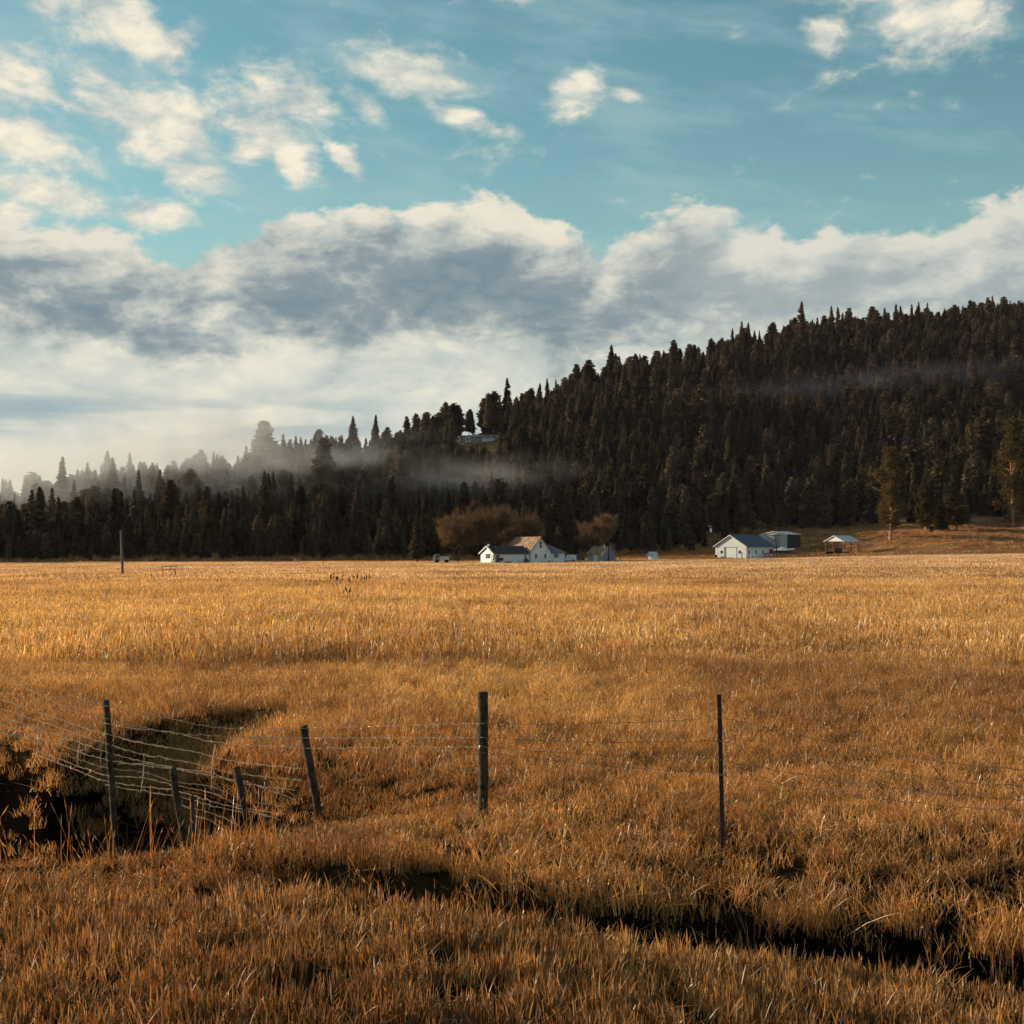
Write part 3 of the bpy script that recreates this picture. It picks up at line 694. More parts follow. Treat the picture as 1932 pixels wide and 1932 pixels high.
for i in range(11): b_ = MB(); b_.tube([((i % 6) * 0.28, -0.3, 0.12 + 0.24 * (i // 6)), ((i % 6) * 0.28 + 0.03, 0.3, 0.12 + 0.24 * (i // 6))], 0.12, 6); b_.build('log', M['bark'], lp)
bn = empty('garden_bench', hp(14.4, -0.9), hb); tag(bn, 'small dark bench before the white gable', 'bench')
b_ = MB(); b_.box(-0.7, 0.7, -0.2, 0.2, 0.42, 0.48); b_.build('seat', M['steel_dark'], bn)
for sx in (-0.6, 0.6): b_ = MB(); b_.box(sx - 0.05, sx + 0.05, -0.18, 0.18, -0.1, 0.415); b_.build('leg', M['steel_dark'], bn)
# slim bare sapling before the wing window
def bare_tree(name, loc, height, width, seed, ntw, label, lean=0.0, trunks=3, tr=0.28, twig=1.0, minz=0.04):
    """bare tree: tapered trunks and limbs plus a crown of fine twigs"""
    rnd = random.Random(seed); tb = MB(); tips = []
    def grow(p, d, L, r, lev):
        n_ = 4; pts_ = [p]; rad_ = [r]
        for i in range(n_):
            d = (d + Vector((rnd.gauss(0, 0.16), rnd.gauss(0, 0.16), rnd.gauss(0.03, 0.08)))).normalized()
            p = p + d * (L / n_); pts_.append(p); rad_.append(r * (1 - 0.55 * (i + 1) / n_))
            if lev >= 2: tips.append((p.copy(), d.copy(), lev))
        tb.tube(pts_, rad_, 5 if lev < 2 else 3, cap=False)
        if lev < 3:
            nb_ = (5, 5, 4)[lev]
            for j in range(nb_):
                t = rnd.uniform(0.35, 1.0); i = min(n_, max(1, int(t * n_ + 0.5)))
                a = rnd.uniform(0, 2 * math.pi); side = Vector((math.cos(a), math.sin(a), rnd.uniform(-0.15, 0.55))).normalized()
                grow(pts_[i], (d * 0.55 + side * 0.75).normalized(), L * rnd.uniform(0.5, 0.75), rad_[i] * 0.62, lev + 1)
    for i in range(trunks):
        a = 2 * math.pi * (i + rnd.random() * 0.6) / trunks; sp = (0.30 if trunks > 1 else 0.05)
        grow(Vector((math.cos(a) * tr, math.sin(a) * tr, -0.2)), Vector((math.cos(a) * sp * width / height, math.sin(a) * sp * width / height, 0.9)).normalized(), height * 0.48, tr, 0)
    P_ = np.array([t[0] for t in tips]); D_ = np.array([t[1] for t in tips])
    # fit crown to the wanted outline
    hx = max(np.abs(P_[:, 0]).max(), 0.1); hz = P_[:, 2].max()
    hx = np.percentile(np.abs(P_[:, 0]), 97); sx, sz = (width / 2) * 0.92 / hx, height * 0.95 / np.percentile(P_[:, 2], 99)
    for i, v in enumerate(tb.v): tb.v[i] = (v[0] * sx, v[1] * sx, v[2] * sz)
    P_ = P_ * np.array([sx, sx, sz])
    rs_ = np.random.RandomState(seed)
    k_ = rs_.randint(0, len(P_), ntw); p0 = P_[k_] + rs_.normal(0, 0.22 * height / 12, (ntw, 3))
    d0 = D_[k_] + rs_.normal(0, 0.38, (ntw, 3)); d0[:, 2] += 0.2; d0 /= np.linalg.norm(d0, axis=1, keepdims=True)
    ok = p0[:, 2] > height * minz; p0, d0 = p0[ok], d0[ok]; ntw = len(p0)
    L_ = rs_.uniform(0.6, 1.9, (ntw, 1)) * height / 12; sd_ = np.cross(d0, rs_.normal(0, 1, (ntw, 3))); sd_ /= np.linalg.norm(sd_, axis=1, keepdims=True)
    w_ = rs_.uniform(0.012, 0.03, (ntw, 1)) * twig
    p1 = p0 + d0 * L_ * 0.5 + sd_ * L_ * 0.06; p2 = p0 + d0 * L_
    V_ = np.stack([p0 - sd_ * w_, p0 + sd_ * w_, p1 + sd_ * w_ * .8, p2, p1 - sd_ * w_ * .8], 1).reshape(-1, 3)
    bs = np.arange(ntw)[:, None] * 5
    root = empty(name, loc); tag(root, label, 'tree')
    tb.build('trunk', M['bark'], root)
    link('crown', np_mesh('twigs', V_, bs + np.array([0, 1, 2, 4]), M['twig'], tris=bs + np.array([4, 2, 3])), root)
    return root
bare_tree('bare_tree', on_ground(926.0, 341), 2.6, 2.4, 31, 260, 'small leafless sapling in front of the wing window', trunks=1, tr=0.07)
bare_tree('bare_tree', on_ground(925, 372), 13.6, 18.0, 7, 20000, 'largest leafless brown tree behind the farmhouse', trunks=5, tr=0.26, twig=1.3)
bare_tree('bare_tree', on_ground(861, 368), 11.6, 10.5, 8, 12000, 'leafless brown tree leaning left behind the low wing', trunks=4, tr=0.22, twig=1.3)
bare_tree('bare_tree', on_ground(975, 380), 12.4, 11.0, 9, 12000, 'leafless brown tree rising directly behind the main roof', trunks=3, tr=0.22, twig=1.3)
bare_tree('bare_tree', on_ground(1136, 378), 11.4, 10.5, 12, 14000, 'round leafless brown tree behind the small grey shed', trunks=2, tr=0.22, twig=1.3)

# small shed with a cream door
sb = R(38)
sh = empty('shed', on_ground(1137.5, 352), sb); tag(sh, 'small weathered shed with cream door and stovepipe', 'shed')
# local: x along blue gable wall (front right), y back; left side wall carries the door
gable_walls(sh, 0, 4.1, 0, 5.6, 2.0, 3.65, 'y', 'greywood')
w = MB(); w.prism([(0.03, -0.5), (4.07, -0.5), (4.07, 1.98), (2.05, 3.6), (0.03, 1.98)], 'y', -0.06, -0.004); w.build('gable_cladding', M['bluewall_and_shade'], sh)
gable_roof(sh, 0, 4.1, 0, 5.6, 2.0, 3.65, 'y', 'roof_brown', 0.28, trim='greywood')
fs = wall_frame((0, 5.6, 0), (0, -1, 0), (-1, 0, 0))
d = MB(); d.box(2.25, 3.6, 0.004, 0.06, -0.1, 1.85, fs); dd = d.build('door', M['cream_door'], sh)
d = MB(); d.box(2.35, 2.45, 0.06, 0.1, 0.9, 1.0, fs); d.build('handle', M['black'], dd)
p = MB(); p.tube([(1.3, 0.9, 2.8), (1.3, 0.9, 4.05), (1.3, 0.9, 4.15)], [0.11, 0.11, 0.16], 7); p.build('stovepipe', M['white_smooth'], sh)
tp = on_ground(1148, 346); tp = tag(MB().tube([(0, 0, -0.3), (0.02, 0, 1.8), (0, 0, 3.75)], [0.2, 0.17, 0.15], 8).build('dead_trunk', M['black'], None, False, tp), 'black dead trunk standing before the shed gable', 'trunk')
# little white hut
ht = empty('pump_house', on_ground(1232, 372), R(48)); tag(ht, 'tiny white hut with pale roof standing alone', 'hut')
gable_walls(ht, -0.95, 0.95, -0.8, 0.8, 1.55, 2.15, 'y', 'white_smooth')
gable_roof(ht, -0.95, 0.95, -0.8, 0.8, 1.55, 2.15, 'y', 'roof_metal', 0.22, th=0.07)
fh = wall_frame((-0.95, 0.8, 0), (0, -1, 0), (-1, 0, 0)); d = MB(); d.box(0.45, 1.15, 0.004, 0.04, 0.0, 1.4, fh); d.build('door', M['white_smooth'], ht)

# white barn: the gable faces left towards the viewer
bb = R(-47)                                           # local: gable wall along x at y=0, long side at x=W
W_, L_b = 10.6, 11.8
br = empty('barn', hit(1349.7, 1052, 330), bb)
tag(br, 'white barn with dark blue roof and pale sliding door', 'barn')
gable_walls(br, 0, W_, 0, L_b, 3.15, 6.05, 'y', 'white')
gable_roof(br, 0, W_, 0, L_b, 3.15, 6.05, 'y', 'roof_bluemetal', 0.5)
fb = wall_frame((0, 0, 0), (1, 0, 0), (0, -1, 0)); fr_ = wall_frame((W_, 0, 0), (0, 1, 0), (1, 0, 0))
d = MB(); d.box(3.9, 7.3, 0.004, 0.09, -0.2, 2.75, fb); dd = d.build('sliding_door', M['white_smooth'], br)
d = MB(); d.box(3.1, 3.88, 0.002, 0.05, -0.2, 2.75, fb); d.build('jamb_shade', M['bluewall_and_shade'], br)  # blue-grey strip painting the shadow on the door jamb
d = MB(); d.box(3.0, 7.5, 0.092, 0.14, 2.75, 2.87, fb); d.build('rail', M['steel_dark'], dd)
window(br, fb, 2.2, 1.15, 0.8, 0.75, t=0.06); window(br, fb, 8.4, 1.15, 0.8, 0.75, t=0.06)
for u_ in (1.2, 4.2, 7.2, 10.2): window(br, fr_, u_, 1.05, 0.55, 0.95, t=0.05)
def bpnt(u, v, dz=0): q_ = Matrix.Rotation(bb, 3, 'Z') @ Vector((u, v, 0)); l_ = br.location; return Vector((l_.x + q_.x, l_.y + q_.y, l_.z + dz))
tag(MB().tube([(0, 0, -0.2), (0, 0, 0.75)], [0.34, 0.34], 10).build('oil_drum', M['black'], None, False, bpnt(0.9, -0.8)), 'black drum at the left corner of the barn', 'drum')
tag(MB().tube([(0, 0, -0.2), (0.05, 0, 1.5)], [0.13, 0.1], 6).build('gate_post', M['steel_dark'], None, False, bpnt(9.8, -0.9)), 'dark stub post at the front corner of the barn', 'post')
wr = empty('white_rail_fence', bpnt(W_ + 1.3, 0.3), bb + R(90)); tag(wr, 'low white rail fence along the barn side', 'fence')
for i in range(4): MB().box(i * 1.0 - 0.06, i * 1.0 + 0.06, -0.05, 0.05, -0.2, 1.15).build('post', M['white_smooth'], wr)
for z_ in (0.5, 0.95): MB().box(-0.1, 3.1, 0.052, 0.09, z_ - 0.07, z_ + 0.07).build('rail', M['white_smooth'], wr)
# red hay rake in front of the barn side
hr = empty('hay_rake', bpnt(W_ + 2.2, 7.6), bb + R(90)); tag(hr, 'rusty red farm implement parked along the barn side', 'farm implement')
MB().tube([(-3.0, 0, 1.0), (0, 0, 1.25), (2.6, 0, 1.1)], 0.09, 6).build('beam', M['red_iron'], hr)
for x_ in (-2.2, -0.9, 0.4, 1.7):
    wm = MB(); wm.tube([(x_ + 0.62 * math.cos(t * math.pi / 6), 0.15 * (x_ + 2), 0.62 + 0.62 * math.sin(t * math.pi / 6)) for t in range(13)], 0.06, 4, cap=False)
    for t in range(6): wm.tube([(x_, 0.15 * (x_ + 2), 0.62), (x_ + 0.6 * math.cos(t * 1.047), 0.15 * (x_ + 2), 0.62 + 0.6 * math.sin(t * 1.047))], 0.03, 3)
    wm.build('wheel', M['red_iron'], hr)
MB().box(0.2, 1.0, -0.3, 0.3, 1.2, 2.4).build('hopper', M['red_iron'], hr)
MB().tube([(-0.5, 0, 1.2), (-0.2, 0.1, 2.9)], 0.05, 5).build('lever', M['red_iron'], hr)

# utility poles
up = empty('utility_pole', on_ground(1340.5, 430)); tag(up, 'wooden utility pole with white transformer beside the barn', 'utility pole')
hgt = pt(1340, 991, 430).z - up.location.z
MB().tube([(0, 0, -0.5), (0, 0, hgt)], [0.17, 0.12], 8).build('pole', M['pole_wood'], up)
MB().tube([(0.1, -0.34, hgt - 2.1), (0.1, -0.34, hgt - 2.05), (0.1, -0.34, hgt - 1.15), (0.1, -0.34, hgt - 1.0)], [0.2, 0.27, 0.27, 0.16], 10).build('transformer', M['white_smooth'], up)
MB().box(-0.45, 0.45, -0.18, -0.1, hgt - 0.5, hgt - 0.38).build('crossarm', M['pole_wood'], up)
for x_ in (-0.36, 0.36): MB().tube([(x_, -0.14, hgt - 0.38), (x_, -0.14, hgt - 0.15)], [0.09, 0.06], 6).build('insulator', M['white_smooth'], up)
l_ = on_ground(1465.8, 414); up2 = tag(MB().tube([(0, 0, -0.5), pt(1463.6, 1010.7, 414) - l_], [0.16, 0.12], 8).build('bare_pole', M['steel_dark'], None, False, l_), 'thin dark pole at the far corner of the barn', 'pole')
l_ = on_ground(231.5, 158); top_ = pt(228.2, 1001, 158) - l_
up3 = empty('field_pole', l_); tag(up3, 'tall brown leaning pole standing alone in the field', 'pole')
MB().tube([(0, 0, -0.5), top_ * 0.5, top_], [0.15, 0.13, 0.11], 8).build('pole', M['pole_wood'], up3)
MB().tube([top_ + Vector((0, 0, 0.003)), top_ + Vector((0, 0, 0.08))], [0.13, 0.05], 8).build('cap', M['steel_dark'], up3)

# metal shed behind the barn
ms_ = empty('metal_shed', (0, 0, 0), R(-40)); tag(ms_, 'pale low-pitched metal shed on the slope behind the barn', 'shed')
sw, sl_ = 9.2, 8.2; ms_.location = hit(1434.5, 1031, 380)
gable_walls(ms_, 0, sw, 0, sl_, 3.6, 4.5, 'y', 'wall_metal', base=-2.0)
gable_roof(ms_, 0, sw, 0, sl_, 3.6, 4.5, 'y', 'roof_metal', 0.2, th=0.08)
w = MB(); w.box(sw + 0.004, sw + 0.06, 0.1, sl_ - 0.1, -2.0, 3.52); w.build('side_wall_shade', M['roof_dark_and_shade'], ms_)  # dark sheet over the side wall: its shade put into the colour
fm = wall_frame((0, 0, 0), (1, 0, 0), (0, -1, 0))
for i, u_ in enumerate((1.9, 4.3)):
    d = MB(); d.box(u_, u_ + 2.35, 0.004, 0.07, -0.4, 3.3, fm); dd = d.build('sliding_door', M['greywood'], ms_)
d = MB(); d.box(1.7, 6.9, 0.075, 0.13, 3.3, 3.42, fm); d.build('door_rail', M['steel_dark'], ms_)
# covered boat on a trailer
bt = empty('boat', on_ground(1478.5, 438), R(-8)); bt.location = hit(1478.5, 1045.5, 380); bt.scale = (1.12, 1.12, 1.12); tag(bt, 'white and blue motorboat on a trailer beside the barn', 'boat')
def hullsec(x): t = (x + 2.9) / 5.8; return 1.05 * (1 - max(0, (t - 0.55) / 0.45) ** 2.2) + 0.02, 0.75 + 0.25 * max(0, (t - .5)) * 2
def loft(secs):
    b_ = MB(); k_ = len(secs[0])
    for s in secs: b_.v += s
    for i in range(len(secs) - 1):
        for j in range(k_ - 1): b_.f.append((i * k_ + j, (i + 1) * k_ + j, (i + 1) * k_ + j + 1, i * k_ + j + 1)); b_.mi.append(0)
    b_.f.append(tuple(range(k_))); b_.f.append(tuple(reversed(range((len(secs) - 1) * k_, len(secs) * k_)))); b_.mi += [0, 0]; return b_
xs = [-2.9 + 5.8 * i / 10 for i in range(11)]
lo, hi = [], []
for x in xs:
    w_, h_ = hullsec(x); kz = 0.55 + 0.45 * max(0, (x - 0.8) / 2.1) ** 2
    lo.append([(x, -w_, h_ + 0.15), (x, -w_ * 0.9, kz + 0.15), (x, 0, kz), (x, w_ * 0.9, kz + 0.15), (x, w_, h_ + 0.15)])
    cr = 0.16 + 0.6 * math.exp(-((x + 0.3) / 0.75) ** 2)
    hi.append([(x, -w_ * 1.03, h_ + 0.156), (x, -w_ * 0.98, h_ + 0.36), (x, -w_ * 0.4, h_ + 0.38 + cr), (x, w_ * 0.4, h_ + 0.38 + cr), (x, w_ * 0.98, h_ + 0.36), (x, w_ * 1.03, h_ + 0.156)])
loft(lo).build('hull', M['blue_hull'], bt, True); loft(hi).build('cover', M['white_smooth'], bt, True)
MB().box(-2.6, 2.9, -0.06, 0.06, 0.42, 0.53).build('trailer_beam', M['steel_dark'], bt)
for y_ in (-0.85, 0.85):
    MB().tube([(-0.9, y_ - 0.1, 0.32), (-0.9, y_ + 0.1, 0.32)], 0.32, 10).build('wheel', M['black'], bt)
tag(MB().poly([(-0.7, -0.5, 0.12), (0.6, -0.6, 0.1), (0.8, 0.4, 0.22), (0, 0.6, 0.3), (-0.8, 0.4, 0.15)]).box(-0.5, 0.5, -0.3, 0.3, -0.1, 0.1).build('white_tarp', M['white_smooth'], None, False, on_ground(1499, 408, 0.15)), 'small white tarp lying in the grass past the boat', 'tarp')
# open carport with feed bunks below
cp = empty('hay_shelter', hit(1556.5, 1046, 380), R(-50)); tag(cp, 'open pole shelter with pale metal roof on thin posts', 'shelter')
cw, cl = 6.6, 7.0
gable_roof(cp, 0, cw, 0, cl, 3.75, 5.3, 'y', 'roof_metal', 0.3, th=0.08)
w = MB(); w.prism([(0.05, 3.72), (cw - 0.05, 3.72), (cw / 2, 5.2)], 'y', 0.0, 0.05); w.build('gable_panel', M['white_smooth'], cp)
for (x_, y_) in ((0.1, 0.15), (cw - 0.1, 0.15), (0.1, cl / 2), (cw - 0.1, cl / 2), (0.1, cl - 0.1), (cw - 0.1, cl - 0.1)):
    MB().box(x_ - 0.08, x_ + 0.08, y_ - 0.08, y_ + 0.08, -0.8, 3.74).build('post', M['pole_wood'], cp)
fd = empty('feed_bunk', hit(1558, 1047, 380), R(-4)); tag(fd, 'long dark feed bunk under the open shelter', 'feed bunk')
MB().box(0, 6.6, 0, 1.2, -0.3, 0.95).build('trough', M['black'], fd)
for x_ in (0.3, 3.2, 6.2): MB().box(x_ - 0.08, x_ + 0.08, -0.06, -0.004, -0.3, 1.02).build('stake', M['steel_dark'], fd)
hbx = tag(MB().box(0, 2.3, 0, 1.2, 0.0, 0.9).box(0.05, 2.25, 0.05, 1.15, 0.902, 0.98).build('hay_bale', M['weed'], None, False, fd.location + Vector((2.4, -0.0, 0.955))), 'dark square bale resting on the feed bunk', 'bale')

# vehicles between house and shed
def car(name, loc, rz, paint, label, L=4.5, Wd=1.8, Hh=1.75, suv=True):
    r_ = empty(name, loc, rz); tag(r_, label, 'car')
    prof = [(-L / 2, 0.4), (L / 2, 0.4), (L / 2, 0.85), (L / 2 - 1.15, 0.98), (L / 2 - 1.75, Hh), (-L / 2 + (0.2 if suv else 0.9), Hh), (-L / 2 + 0.02, 1.0)]
    b_ = MB(); hw = Wd / 2
    secs = []
    for (y, k_) in ((-hw, 0.93), (-hw * 0.97, 1.0), (hw * 0.97, 1.0), (hw, 0.93)):
        secs.append([(x, y if z < 1.0 else y * 0.9, 0.4 + (z - 0.4) * k_) for (x, z) in prof])
    lf = loft(secs)
    k_ = len(prof)
    for i in range(3): lf.f.append((i * k_ + k_ - 1, (i + 1) * k_ + k_ - 1, (i + 1) * k_, i * k_)); lf.mi.append(0)
    lf.build('body', paint, r_)
    for s in (-1, 1):
        for (x0_, x1_) in ((-L / 2 + 0.35, -0.55), (-0.45, 0.35), (0.43, L / 2 - 1.65)):
            y_ = s * (hw * 0.9 + 0.012); g = MB()
            g.box(x0_, x1_, min(y_, y_ - s * 0.02), max(y_, y_ - s * 0.02), 1.02, Hh - 0.22); g.build('side_window', M['glass'], r_)
        for x_ in (-L / 2 + 0.85, L / 2 - 0.85):
            t = MB(); t.tube([(x_, s * (hw - 0.16), 0.34), (x_, s * (hw + 0.03), 0.34)], 0.34, 14); wo = t.build('wheel', M['black'], r_)
            t = MB(); t.tube([(x_, s * (hw + 0.031), 0.34), (x_, s * (hw + 0.045), 0.34)], 0.19, 10); t.build('rim', M['roof_metal'], wo)
        MB().box(L / 2 + 0.002, L / 2 + 0.03, s * hw * 0.7 - 0.15, s * hw * 0.7 + 0.15, 0.62, 0.78).build('headlight', M['roof_metal'], r_)
        MB().box(-L / 2 - 0.03, -L / 2 - 0.002, s * hw * 0.8 - 0.1, s * hw * 0.8 + 0.1, 0.6, 0.95).build('tail_light', M['trim_red'], r_)
    MB().box(-L / 2 - 0.02, -L / 2 + 0.12, -hw * 0.7, hw * 0.7, 1.05, Hh - 0.25).build('rear_window', M['glass'], r_)
    return r_
car('parked_car', on_ground(1073.5, 360), R(168), M['carwhite'], 'white boxy car parked at the house corner', 2.6 + 1.4, 1.8, 1.75)
car('parked_car', on_ground(1087, 364), R(176), M['cardark'], 'black car parked beside the white car', 4.3, 1.75, 1.6, False)
# old pale machine left of the house
tk = empty('old_truck', on_ground(834, 352), R(12)); tag(tk, 'pale old truck with boxy cab at the edge of the bare trees', 'truck')
c_ = loft([[(-1.9, y, 0.5), (-0.75, y, 0.5), (-0.75, y, 1.1), (-0.85, y, 2.1), (-1.6, y, 2.1), (-1.95, y, 1.35)] for y in (-0.85, 0.85)]); c_.f.append((5, 11, 6, 0)); c_.mi.append(0); c_.build('cab', M['greywood'], tk)
for s in (-1, 1): MB().box(-1.65, -0.9, s * 0.86 - 0.01, s * 0.86 + 0.01, 1.3, 1.95).build('side_window', M['glass'], tk)
MB().box(-0.7, 1.6, -0.95, 0.95, 0.6, 1.55).build('bed', M['roof_metal'], tk)
for x_ in (-1.3, 1.0):
    for s in (-1, 1): MB().tube([(x_, s * 0.75, 0.42), (x_, s * 0.98, 0.42)], 0.42, 12).build('wheel', M['black'], tk)
MB().box(1.62, 3.4, -0.6, 0.6, 0.35, 0.55).build('hitch_frame', M['roof_metal'], tk)

# house on the hillside
hl = hit(874, 838); hl = pt(872, 836, hl.y); hh = empty('hillside_house', hl, R(10)); tag(hh, 'long pale house high on the wooded slope', 'house')
ww_ = 75 / FPX * hl.y; hh_ = 3.0
MB().box(0, ww_, 0, 7, -3, hh_).build('wall', M['greywood'], hh)
MB().box(-0.6, ww_ + 0.6, -0.8, 7.6, hh_ + 0.004, hh_ + 0.45).build('roof', M['roof_metal'], hh)
fh = wall_frame((0, 0, 0), (1, 0, 0), (0, -1, 0))
window(hh, fh, ww_ * 0.14, 0.9, 1.5, 1.4, t=0.4); window(hh, fh, ww_ * 0.34, 0.6, 1.2, 1.7, t=0.15)
d = MB(); d.box(ww_ * 0.5, ww_ * 0.82, 0.004, 0.08, -1.5, 2.5, fh); d.build('garage_door', M['white_smooth'], hh)
MB().tube([(ww_ * 0.42, 3, hh_ + 0.4), (ww_ * 0.42, 3, hh_ + 2.0)], 0.25, 6).build('vent_pipe', M['white_smooth'], hh)
MB().box(-1.6, 0.8, -1.6, -0.05, -3.5, -0.3).build('deck', M['cream_door'], hh)
sl2 = hit(683, 872); ls_ = empty('lookout_shed', sl2, R(20)); tag(ls_, 'tiny white lit shed among pines on the left slope', 'shed')
gable_walls(ls_, -0.7, 0.7, -0.7, 0.7, 1.4, 2.0, 'y', 'white_smooth'); gable_roof(ls_, -0.7, 0.7, -0.7, 0.7, 1.4, 2.0, 'y', 'roof_metal', 0.15, th=0.06)

# ------------------------------------------------------------------ fence in the foreground
def fpt(zx, zy, Y): return pt(0.32 * zx, 1236.5 + 0.32 * zy, Y)         # left detail
def gpt(zx, zy, Y): return pt(811.4 + 0.32 * zx, 1275.1 + 0.32 * zy, Y) # middle detail
def rpt(zx, zy, Y): return pt(1352.4 + 0.3 * zx, 1275.1 + 0.3 * zy, Y)  # right detail
fence = empty('wire_fence', (-1.0, 14.5, 0)); tag(fence, 'barbed wire fence on leaning posts crossing the creek cut', 'fence')
fo = Vector(fence.location)
rnd = random.Random(3)
def post(bot, top, rad, mat, name='post', square=False, sides=10):
    b_ = MB(); bot, top = Vector(bot) - fo, Vector(top) - fo; n_ = 9; pts_, rr_ = [], []
    for i in range(n_):
        t = i / (n_ - 1); p_ = bot.lerp(top, t); p_ += Vector((rnd.gauss(0, rad * 0.07), rnd.gauss(0, rad * 0.07), 0)) * (1 if 0 < i < n_ - 1 else 0)
        pts_.append(p_); rr_.append(rad * rnd.uniform(0.95, 1.05))
    pts_.append(top + (top - bot).normalized() * rad * 0.28); rr_.append(rad * 0.72)
    b_.tube(pts_, rr_, sides); return b_.build(name, mat, fence, sides > 8)
def ext(bot, top, k): bot, top = Vector(bot), Vector(top); return bot + (bot - top).normalized() * k
b1, t1 = fpt(658, 760, 15.0), fpt(625, 268, 15.0); post(ext(b1, t1, 1.6), t1, 0.033, M['post_wood'])
b2, t2 = fpt(1868, 880, 16.3), fpt(1790, 420, 16.3); post(ext(b2, t2, 0.6), t2, 0.046, M['post_wood'])
b3, t3 = gpt(314, 830, 14.5), gpt(309, 102, 14.5); post(ext(b3, t3, 0.5), t3, 0.052, M['post_wood'], sides=12)
b4, t4 = gpt(1725, 965, 13.0), gpt(1704, 110, 13.0)
# steel T-post
tb = MB(); a4, c4 = Vector(ext(b4, t4, 0.4)) - fo, Vector(t4) - fo
for (x0_, x1_, y0_, y1_) in ((-0.019, 0.019, -0.004, 0.004), (-0.004, 0.004, 0.0045, 0.036)):
    tb.v += [tuple(q_ + Vector((dx_, dy_, 0))) for q_ in (a4, c4) for (dx_, dy_) in ((x0_, y0_), (x1_, y0_), (x1_, y1_), (x0_, y1_))]
    n0 = len(tb.v) - 8
    for f_ in ((3, 2, 1, 0), (4, 5, 6, 7), (0, 1, 5, 4), (1, 2, 6, 5), (2, 3, 7, 6), (3, 0, 4, 7)): tb.f.append(tuple(n0 + i for i in f_)); tb.mi.append(0)
for i in range(26): q_ = a4.lerp(c4, 0.3 + 0.7 * i / 26); tb.box(q_.x - 0.006, q_.x + 0.006, q_.y - 0.012, q_.y - 0.0045, q_.z, q_.z + 0.012)
tb.build('steel_post', M['steel_dark'], fence)
b5, t5 = fpt(1066, 985, 14.6), fpt(1018, 668, 14.6); post(ext(b5, t5, 0.7), t5, 0.035, M['post_wood'])
b6, t6 = fpt(1468, 1015, 14.2), fpt(1393, 660, 14.2); post(ext(b6, t6, 0.5), t6, 0.036, M['post_wood'])
b7, t7 = fpt(1138, 1000, 13.6), fpt(1133, 830, 13.6); post(ext(b7, t7, 0.4), t7, 0.02, M['post_wood'], 'stake', sides=7)
b8, t8 = fpt(1486, 1045, 13.2), fpt(1490, 740, 13.2); post(ext(b8, t8, 0.4), t8, 0.009, M['pole_wood'], 'stake', sides=6)
tL = pt(-90, 1225, 13.2); bL = Vector((tL.x, tL.y, gz(tL.x, tL.y) - 0.3)); post(bL, tL, 0.05, M['post_wood'])
tR = pt(2180, 1425, 10.8); bR = Vector((tR.x, tR.y, gz(tR.x, tR.y) - 0.4)); post(bR, tR, 0.05, M['post_wood'])
def wire(pts_, r_=0.0028, mat='wire', barbs=0.12, step=0.04, wob=0.004, name='wire'):
    pts_ = [Vector(p_) - fo for p_ in pts_]; out_, L_ = [], 0
    # Catmull-Rom through the points
    for i in range(len(pts_) - 1):
        p0, p1, p2, p3 = pts_[max(i - 1, 0)], pts_[i], pts_[i + 1], pts_[min(i + 2, len(pts_) - 1)]
        n_ = max(2, int((p2 - p1).length / step))
        for k_ in range(n_):
            t = k_ / n_; q_ = 0.5 * ((2 * p1) + (p2 - p0) * t + (2 * p0 - 5 * p1 + 4 * p2 - p3) * t * t + (3 * p1 - p0 - 3 * p2 + p3) * t ** 3)
            out_.append(q_ + Vector((0, rnd.gauss(0, wob), rnd.gauss(0, wob))))
    out_.append(pts_[-1]); b_ = MB(); b_.tube(out_, [r_ * rnd.choice((0.7, 0.8, 1.0, 1.5)) for _ in out_], 4, cap=False)
    if barbs:
        acc = 0
        for a, c in zip(out_[:-1], out_[1:]):
            acc += (c - a).length
            if acc > barbs:
                acc = rnd.uniform(-0.02, 0.02)
                for _ in range(2):
                    v_ = Vector((rnd.gauss(0, 1), rnd.gauss(0, 1), rnd.gauss(0, 1))).normalized() * 0.016
                    b_.tube([a - v_, a, a + v_], [0.001, 0.0026, 0.001], 3, cap=False)
    return b_.build(name, M[mat], fence)
def fw_(lst, m='wire', r_=0.0034, barbs=0.12):
    wire([fpt(x, y, np.interp(x, [-300, 0, 625, 1020, 1390, 1790], [13.2, 13.9, 14.95, 15.3, 15.7, 16.25])) for (x, y) in lst], r_, m, barbs)
